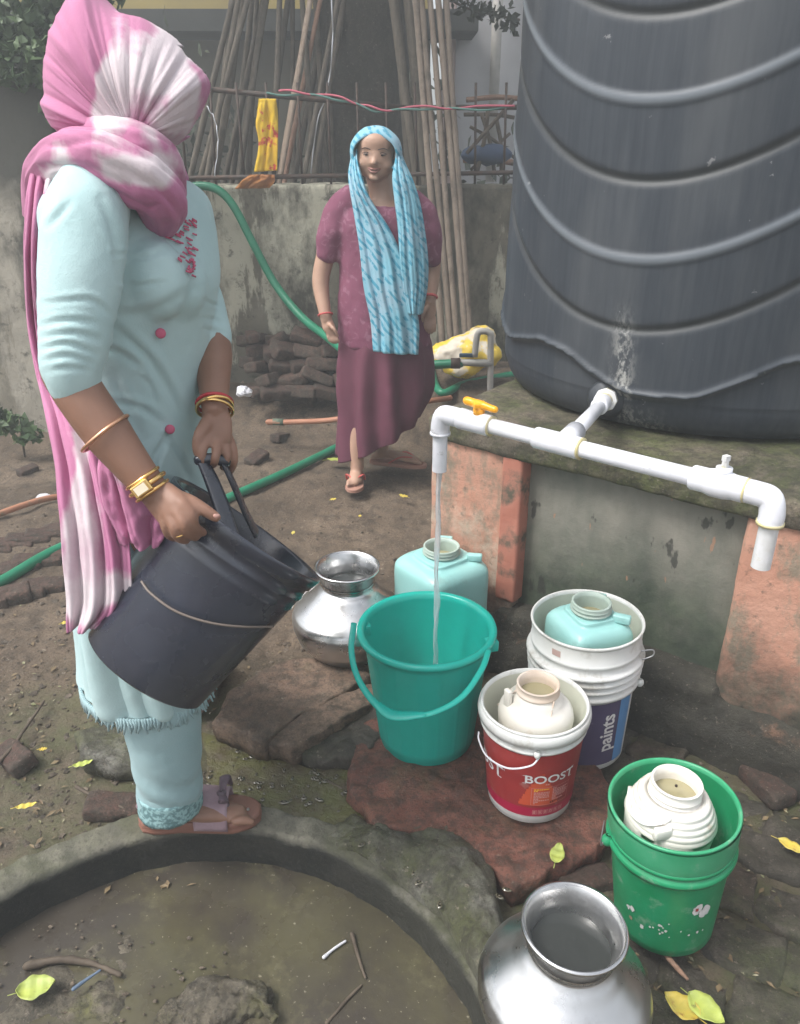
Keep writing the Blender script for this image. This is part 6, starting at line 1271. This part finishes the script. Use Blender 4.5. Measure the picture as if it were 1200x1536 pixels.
# sandals
hN = G(216, 1228, .0); hN[2] = 0; 
def sandal(heel, toe, z):
    s_ = obj('sandal', sole_mesh(heel, toe, .100, .034, z), SOLE, nw, bev=0); d = toe - heel; d[2] = 0; d /= np.linalg.norm(d); sd = np.cross(d, Zv)
    rows = []
    for k in range(9):
        a = PI * k / 8; off = sd * math.cos(a) * .053; hz = z + .026 + math.sin(a) ** .6 * .060
        rows.append((heel + d * .138 + off + [0, 0, hz - heel[2]], heel + d * .216 + off * .97 + [0, 0, hz - .009 - heel[2]]))
    L_ = catmull([r_[0] for r_ in rows], 30); R_ = catmull([r_[1] for r_ in rows], 30); u = np.linspace(0, 1, 10)[None, :, None]; v = (L_[:, None] * (1 - u) + R_[:, None] * u).reshape(-1, 3)
    solid(obj('strap', (v, grid_faces(30, 10)), STRAP, s_), .004, 1)
    c = heel + d * .200 - sd * .0 + [0, 0, z + .082 - heel[2]]
    bw_ = [tube([c, c + d * .008 - sd * .025 * sg + [0, 0, .030 * (sg > 0)], c + d * .012 - sd * .052 * sg + [0, 0, .034 if sg < 0 else -.020]], [.007, .014, .006], 8, n=10, flat=.4) for sg in (1, -1)] + [ell(c, (.012, .012, .012), 10, 8)] + [tube([c, c + d * .01 + sd * .03 + [0, 0, -.02]], [.009, .012], 8, n=6, flat=.4)]
    obj('ribbon_bow', disp(join(*bw_), lambda v: .003 * fbm(v * 80, 3, 3)), RIBB, s_); return s_, d, sd
sN, dN, sdN = sandal(np.array([*G(212, 1236, 0)[:2], 0]), np.array([*G(392, 1228, 0)[:2], 0]), .002)
obj('heel_strap', tube([np.array([*G(213, 1215, .06)[:2], .055]), np.array([*G(206, 1208, .07)[:2], .070]), np.array([*G(222, 1200, .07)[:2], .074])], .004, 6, n=12, flat=.5), STRAP, sN)
sandal(np.array([*(AF - [.008, .065, 0])[:2], 0]), np.array([*(toeF + [.004, .03, 0])[:2], 0]), -.002)
obj('toe_ring', ell(G(372, 1214, .06), (.004, .004, .004), 8, 6), WIRE, nw)
ring_on(AF + [0, 0, .03], (0, 0, 1), .038, .003, WIRE, nw, 'anklet')
# bangles, watch
fa1 = V(163, 652, 1.165); dF = WN - fa1
ring_on(fa1 + dF * .02 + [-.006, 0, .004], dF + np.array([0.01, .0, -.0]), .043, .0030, ROSEG, nw, 'bangle')
wc = fa1 + dF * .92; b_ = ring_on(wc, dF, .0300, .0042, GOLD, nw, 'watch_bracelet'); dn = dF / np.linalg.norm(dF); nout = np.array([0, -1., .25]); nout -= dn * (nout @ dn); nout /= np.linalg.norm(nout)
q = np.array([dn, np.cross(nout, dn), nout]).T; v, F = box((0, 0, 0), (.020, .032, .008)); obj('watch_case', (v @ q.T + wc + nout * .031, F), GOLD, nw, sm=False, bev=.002); v, F = box((0, 0, 0), (.013, .020, .003)); obj('watch_face', (v @ q.T + wc + nout * .0355, F), WATCHF, nw, sm=False)
for k in (-.012, .012): ring_on(wc + dn * k, dF, .0285, .0030, GOLD, nw, 'watch_link')
ring_on(pn(268, 798, 1.115), pn(270, 800, 1.12) - pn(262, 785, 1.11), .0098, .0016, GOLD, nw, 'ring', 18)
dG = WFAR - V(320, 560, 1.44)
ring_on(WFAR - dG * .02, dG + [.01, 0, 0], .0315, .0035, GOLD, nw, 'bangle'); ring_on(WFAR - dG * .12, dG, .0315, .0032, REDB, nw, 'bangle'); ring_on(WFAR + dG * .05, dG + [-.01, 0, 0], .032, .003, GOLD, nw, 'bangle')
# ---------------- scarf
def dyeP(pts):
    px, py = to_px(pts); q3 = np.asarray(pts) * [13, 13, 7]; px = px + 34 * fbm(q3, 4, 31); py = py + 40 * fbm(q3, 4, 37); d = .18 + 0 * px
    for cx, cy, rx, ry, a in ((255, 75, 55, 52, .75), (180, 110, 22, 75, .6), (262, 170, 42, 40, .55), (165, 140, 14, 60, .45), (228, 250, 60, 26, .55), (90, 250, 42, 30, .55), (200, 235, 40, 26, .4), (120, 850, 30, 110, .75), (180, 880, 40, 30, .8), (60, 450, 16, 70, .35), (110, 690, 14, 60, .7), (175, 690, 20, 40, .5)):
        d = d + a * np.exp(-(((px - cx) / rx) ** 2 + ((py - cy) / ry) ** 2))
    return np.clip(d, 0, 1)
K = np.array([192., 210.])
sil = np.array([(128, -18), (140, -14), (155, 5), (180, 24), (212, 28), (250, 50), (288, 88), (322, 125), (308, 162), (288, 200), (262, 218), (232, 223), (212, 222), (196, 222), (170, 220), (140, 214), (112, 208), (88, 190), (76, 150), (76, 100), (84, 60), (98, 25), (112, 0)], float)
n = 300; d_ = np.r_[0, np.cumsum(np.linalg.norm(np.diff(np.vstack([sil, sil[:1]]), axis=0), axis=1))]; q_ = np.vstack([sil, sil[:1]]); tt = np.linspace(0, d_[-1], n, endpoint=False)
SL2 = np.stack([np.interp(tt, d_, q_[:, k]) for k in (0, 1)], -1)
for _ in range(30): SL2 = .5 * SL2 + .25 * (np.roll(SL2, 1, 0) + np.roll(SL2, -1, 0)); C0 = np.array([190., 115.]); rings_ = []
m = 90
for j in range(m):
    ps = -PI / 2 + PI * j / (m - 1); f_ = math.cos(ps) ** .5 if abs(ps) < PI / 2 - 1e-6 else 0; P2 = C0 + (SL2 - C0) * f_; dep = -math.sin(ps) * .125; w_ = f_ ** 6; aa = np.arctan2(SL2[:, 1] - C0[1], SL2[:, 0] - C0[0]); EL = np.stack([112 * np.cos(aa), 104 * np.sin(aa)], -1)
    pole = V(192, 203, 1.42 - .118) if ps < 0 else V(190, 115, 1.42); sil3 = np.array([V(p[0], p[1], 1.42) for p in (SL2 if ps >= 0 else SL2)])
    f_ = math.cos(ps) ** .5 if ps >= 0 else math.cos(ps) ** .62; P3 = pole * [1, 0, 1] + (sil3 - pole) * [1, 0, 1] * f_; P3[:, 1] = 1.42 + math.sin(ps) * .125
    rings_.append(list(P3))
rv = np.array(rings_); ppx, ppy = to_px(rv.reshape(-1, 3)); angK = np.arctan2(ppy - K[1], ppx - K[0]); rK = np.hypot(ppx - K[0], ppy - K[1]) / 150
fold = (1 - 2.2 * np.abs(fbm(np.stack([angK * 4.2, rK * .35, angK * 0], -1), 2, 9)) ** .8) * .8 + .35 * (1 - 2 * np.abs(fbm(np.stack([angK * 12, rK * .6, angK * 0], -1), 2, 19))) + .3 * fbm(np.stack([angK * 2, rK * 1.6, angK * 0], -1), 3, 4)
fold = fold * np.clip(rK * 2, .3, 1.0) * smooth01(2.2 - rK, 0, 1.4)
pinch = np.exp(-(rK / .38) ** 2)
vv_ = rv.reshape(-1, 3); depth_sign = np.where(vv_[:, 1] < 1.42, -1, 1)
vv_[:, 1] += depth_sign * (.010 * fold - .016 * pinch)
cx3 = V(190, 115, 1.42); inw = (vv_ - cx3); inw[:, 1] = 0; nn_ = np.linalg.norm(inw, axis=1)[:, None] + 1e-6
vv_ = vv_ + inw / nn_ * (.0015 * fold)[:, None] * (nn_ > .06)
F = grid_faces(m, n, True); keep = []
for f in F:
    c = vv_[list(f)].mean(0); px_, py_ = to_px(c)
    if c[1] > 1.40 and px_ > 262 and 70 < py_ < 205: continue     # the open side of the veil, facing away
    keep.append(f)
solid(obj('headscarf', (vv_, keep), SCARFP, nw, attr=dict(dye=dyeP(vv_))), .003)
def roll(path, Rx, m_, name, seed, k=5, flat=.55, ref=(0, 1, 0), n=90, seg=60, amp=.10):
    P = catmull([V(*p) for p in path], n); R_ = np.interp(np.linspace(0, 1, n), np.linspace(0, 1, len(Rx)), Rx); T, A, B_ = frames(P, ref); th = np.linspace(0, 2 * PI, seg, endpoint=False)
    u = np.linspace(0, 1, n)[:, None]; tw = th[None] * k + 5 * u + 2.5 * fbm(np.stack([np.cos(th)[None] * 2 + u * 0, np.sin(th)[None] * 2 + u * 0, u * 5 + th[None] * 0], -1), 3, seed)
    f_ = 1 + amp * (1.6 * np.abs(np.sin(tw)) ** .7 - 1.0) + amp * .9 * fbm(np.stack([np.cos(th)[None] * 3 + u * 0, np.sin(th)[None] * 3 + u * 0, u * 6 + 0 * th[None]], -1), 3, seed + 3)
    v = P[:, None] + R_[:, None, None] * f_[..., None] * (np.cos(th)[None, :, None] * A[:, None] * flat + np.sin(th)[None, :, None] * B_[:, None]); v = v.reshape(-1, 3)
    return obj(name, (v, grid_faces(n, seg, True) + [tuple(range(seg))[::-1], tuple(range((n - 1) * seg, n * seg))]), m_, nw, attr=dict(dye=dyeP(v)))
roll([(60, 330, 1.45), (70, 268, 1.39), (108, 236, 1.30), (160, 243, 1.27), (208, 270, 1.275), (238, 300, 1.30), (240, 342, 1.36)], [.028, .036, .040, .046, .048, .043, .024], SCARFP, 'scarf_wrap', 3, 4, .75)
roll([(105, 222, 1.36), (150, 214, 1.31), (205, 222, 1.30), (245, 252, 1.33), (262, 295, 1.40)], [.025, .034, .036, .032, .02], SCARFP, 'scarf_wrap', 9, 3, .8)
roll([(100, 225, 1.50), (160, 215, 1.56), (220, 235, 1.55), (262, 280, 1.48)], [.03, .05, .05, .03], SCARFP, 'scarf_wrap', 12, 3, .8)
cloth([(V(62, 228, 1.40), V(104, 228, 1.38)), (V(48, 262, 1.37), V(100, 262, 1.34)), (V(42, 330, 1.345), V(92, 330, 1.32)), (V(40, 400, 1.36), V(90, 400, 1.34)), (V(44, 480, 1.42), V(100, 490, 1.42)), (V(58, 560, 1.38), V(110, 560, 1.40)), (V(72, 620, 1.30), V(155, 625, 1.28)), (V(86, 690, 1.25), V(178, 690, 1.23)), (V(94, 760, 1.21), V(192, 770, 1.20)), (V(100, 840, 1.19), V(200, 850, 1.18)), (V(103, 900, 1.185), V(196, 905, 1.175)), (V(106, 940, 1.185), V(160, 932, 1.18))], 70, 200, .014, 3.2, SCARFP, 'scarf_tail', .003, nw, 5, .02, dyeP)
cloth([(V(130, 590, 1.25), V(170, 600, 1.24)), (V(140, 650, 1.22), V(210, 700, 1.21)), (V(150, 700, 1.20), V(240, 760, 1.20)), (V(162, 760, 1.19), V(248, 798, 1.19)), (V(182, 812, 1.185), V(238, 818, 1.185))], 60, 90, .012, 2.2, SCARFP, 'scarf_tail', .003, nw, 11, .02, dyeP)
# ------------------------------------------------------------------ leaf litter on the mud and in the pit
def litter(g, n):
    P = []
    while len(P) < n:
        k = g.random(); px, py = (g.normal(110, 130), g.uniform(880, 1290)) if k < .4 else (g.uniform(780, 1240), g.uniform(1100, 1560)) if k < .7 else (g.uniform(280, 660), g.uniform(620, 1230))
        q = G(px, py); d = np.hypot(q[0] - PC[0], q[1] - PC[1])
        if PR - .02 < d < PR + .11 or in_poly(np.array([q[0]]), np.array([q[1]]), SC)[0] or (q[0] - PF[0]) * PN[0] + (q[1] - PF[1]) * PN[1] > -.06: continue
        q[2] = -.096 if d < PR else ground_h(np.array([q[0]]), np.array([q[1]]))[0] + .006
        P.append(q)
    return np.array(P)
def flatleaves(n, size, seed):
    g = np.random.default_rng(seed); C_ = litter(g, n); vs = []; F = []
    for i, c in enumerate(C_):
        a = g.random() * 6.3; L = size * g.uniform(.4, 1.3); d = np.array([math.cos(a), math.sin(a), g.normal() * .12]); s_ = np.array([-math.sin(a), math.cos(a), g.normal() * .2]); w_ = g.uniform(.12, .3)
        vs += [c - d * L * .5, c + s_ * L * w_ + [0, 0, L * .08], c + d * L * .5, c - s_ * L * w_ + [0, 0, L * .05]]; F.append((4 * i, 4 * i + 1, 4 * i + 2, 4 * i + 3))
    return np.array(vs), F
LITB = mat('brown_leaf_litter', (.10, .065, .035), (.20, .15, .08), 40, .7, bst=.1); LITG = mat('pale_litter', (.30, .27, .19), (.16, .17, .07), 50, .6, bst=.1)
obj('leaf_litter', flatleaves(420, .022, 5), LITB, sm=False, kind='stuff'); obj('leaf_litter', flatleaves(170, .014, 8), LITG, sm=False, kind='stuff')
# ------------------------------------------------------------------ glossy beads added as glints on the trodden concrete, and foam in the bucket
dr = []; gg = np.random.default_rng(12)
for i in range(230):
    px, py = (gg.normal(400, 75), gg.normal(1160, 42)) if i < 150 else (gg.normal(640, 60), gg.normal(1310, 45))
    q = G(px, py); d = np.hypot(q[0] - PC[0], q[1] - PC[1])
    if d < PR + .10 and i < 150 or d < PR + .02 or in_poly(np.array([q[0]]), np.array([q[1]]), SC)[0]: continue
    q[2] = max(ground_h(np.array([q[0]]), np.array([q[1]]))[0], -.007) + (.003 if i < 150 else .040); r = gg.uniform(.0015, .007)
    v, f = ell((0, 0, 0), (r * gg.uniform(.8, 2.2), r, r * .35), 10, 6); a = gg.random() * 3; dr.append((v @ np.array([[math.cos(a), math.sin(a), 0], [-math.sin(a), math.cos(a), 0], [0, 0, 1]]) + q, f))
obj('glint_beads', join(*dr), mat('wet_glint', (.10, .09, .06), None, rough=.03, bst=0, Specular_IOR_Level=.9), kind='stuff')
fm = []
for i in range(60):
    a, r = gg.random() * 6.3, abs(gg.normal()) * .022; c = np.array([sx[0] + r * math.cos(a), sx[1] - .015 + r * math.sin(a), zt + .001]); q = gg.uniform(.0015, .0045)
    if np.hypot(*(c[:2] - bb.B[:2])) < .135: fm.append(ell(c, (q, q, q * .7), 8, 6))
obj('foam', join(*fm), WATER, wt)
# ------------------------------------------------------------------ volume added to imitate the milky veil of lens haze
hz = obj('haze', box((0, 5, 2.9), (64, 64, 8.6)), None, sm=False); hz['kind'] = 'stuff'
hm = bpy.data.materials.new('lens_haze'); hm.use_nodes = True; hm.node_tree.nodes.clear()
pvn = hm.node_tree.nodes.new('ShaderNodeVolumePrincipled'); pvn.inputs['Color'].default_value = (.90, .95, .96, 1); pvn.inputs['Density'].default_value = .028; pvn.inputs['Anisotropy'].default_value = .2
hmo = hm.node_tree.nodes.new('ShaderNodeOutputMaterial'); hm.node_tree.links.new(pvn.outputs[0], hmo.inputs['Volume']); hz.data.materials.append(hm)
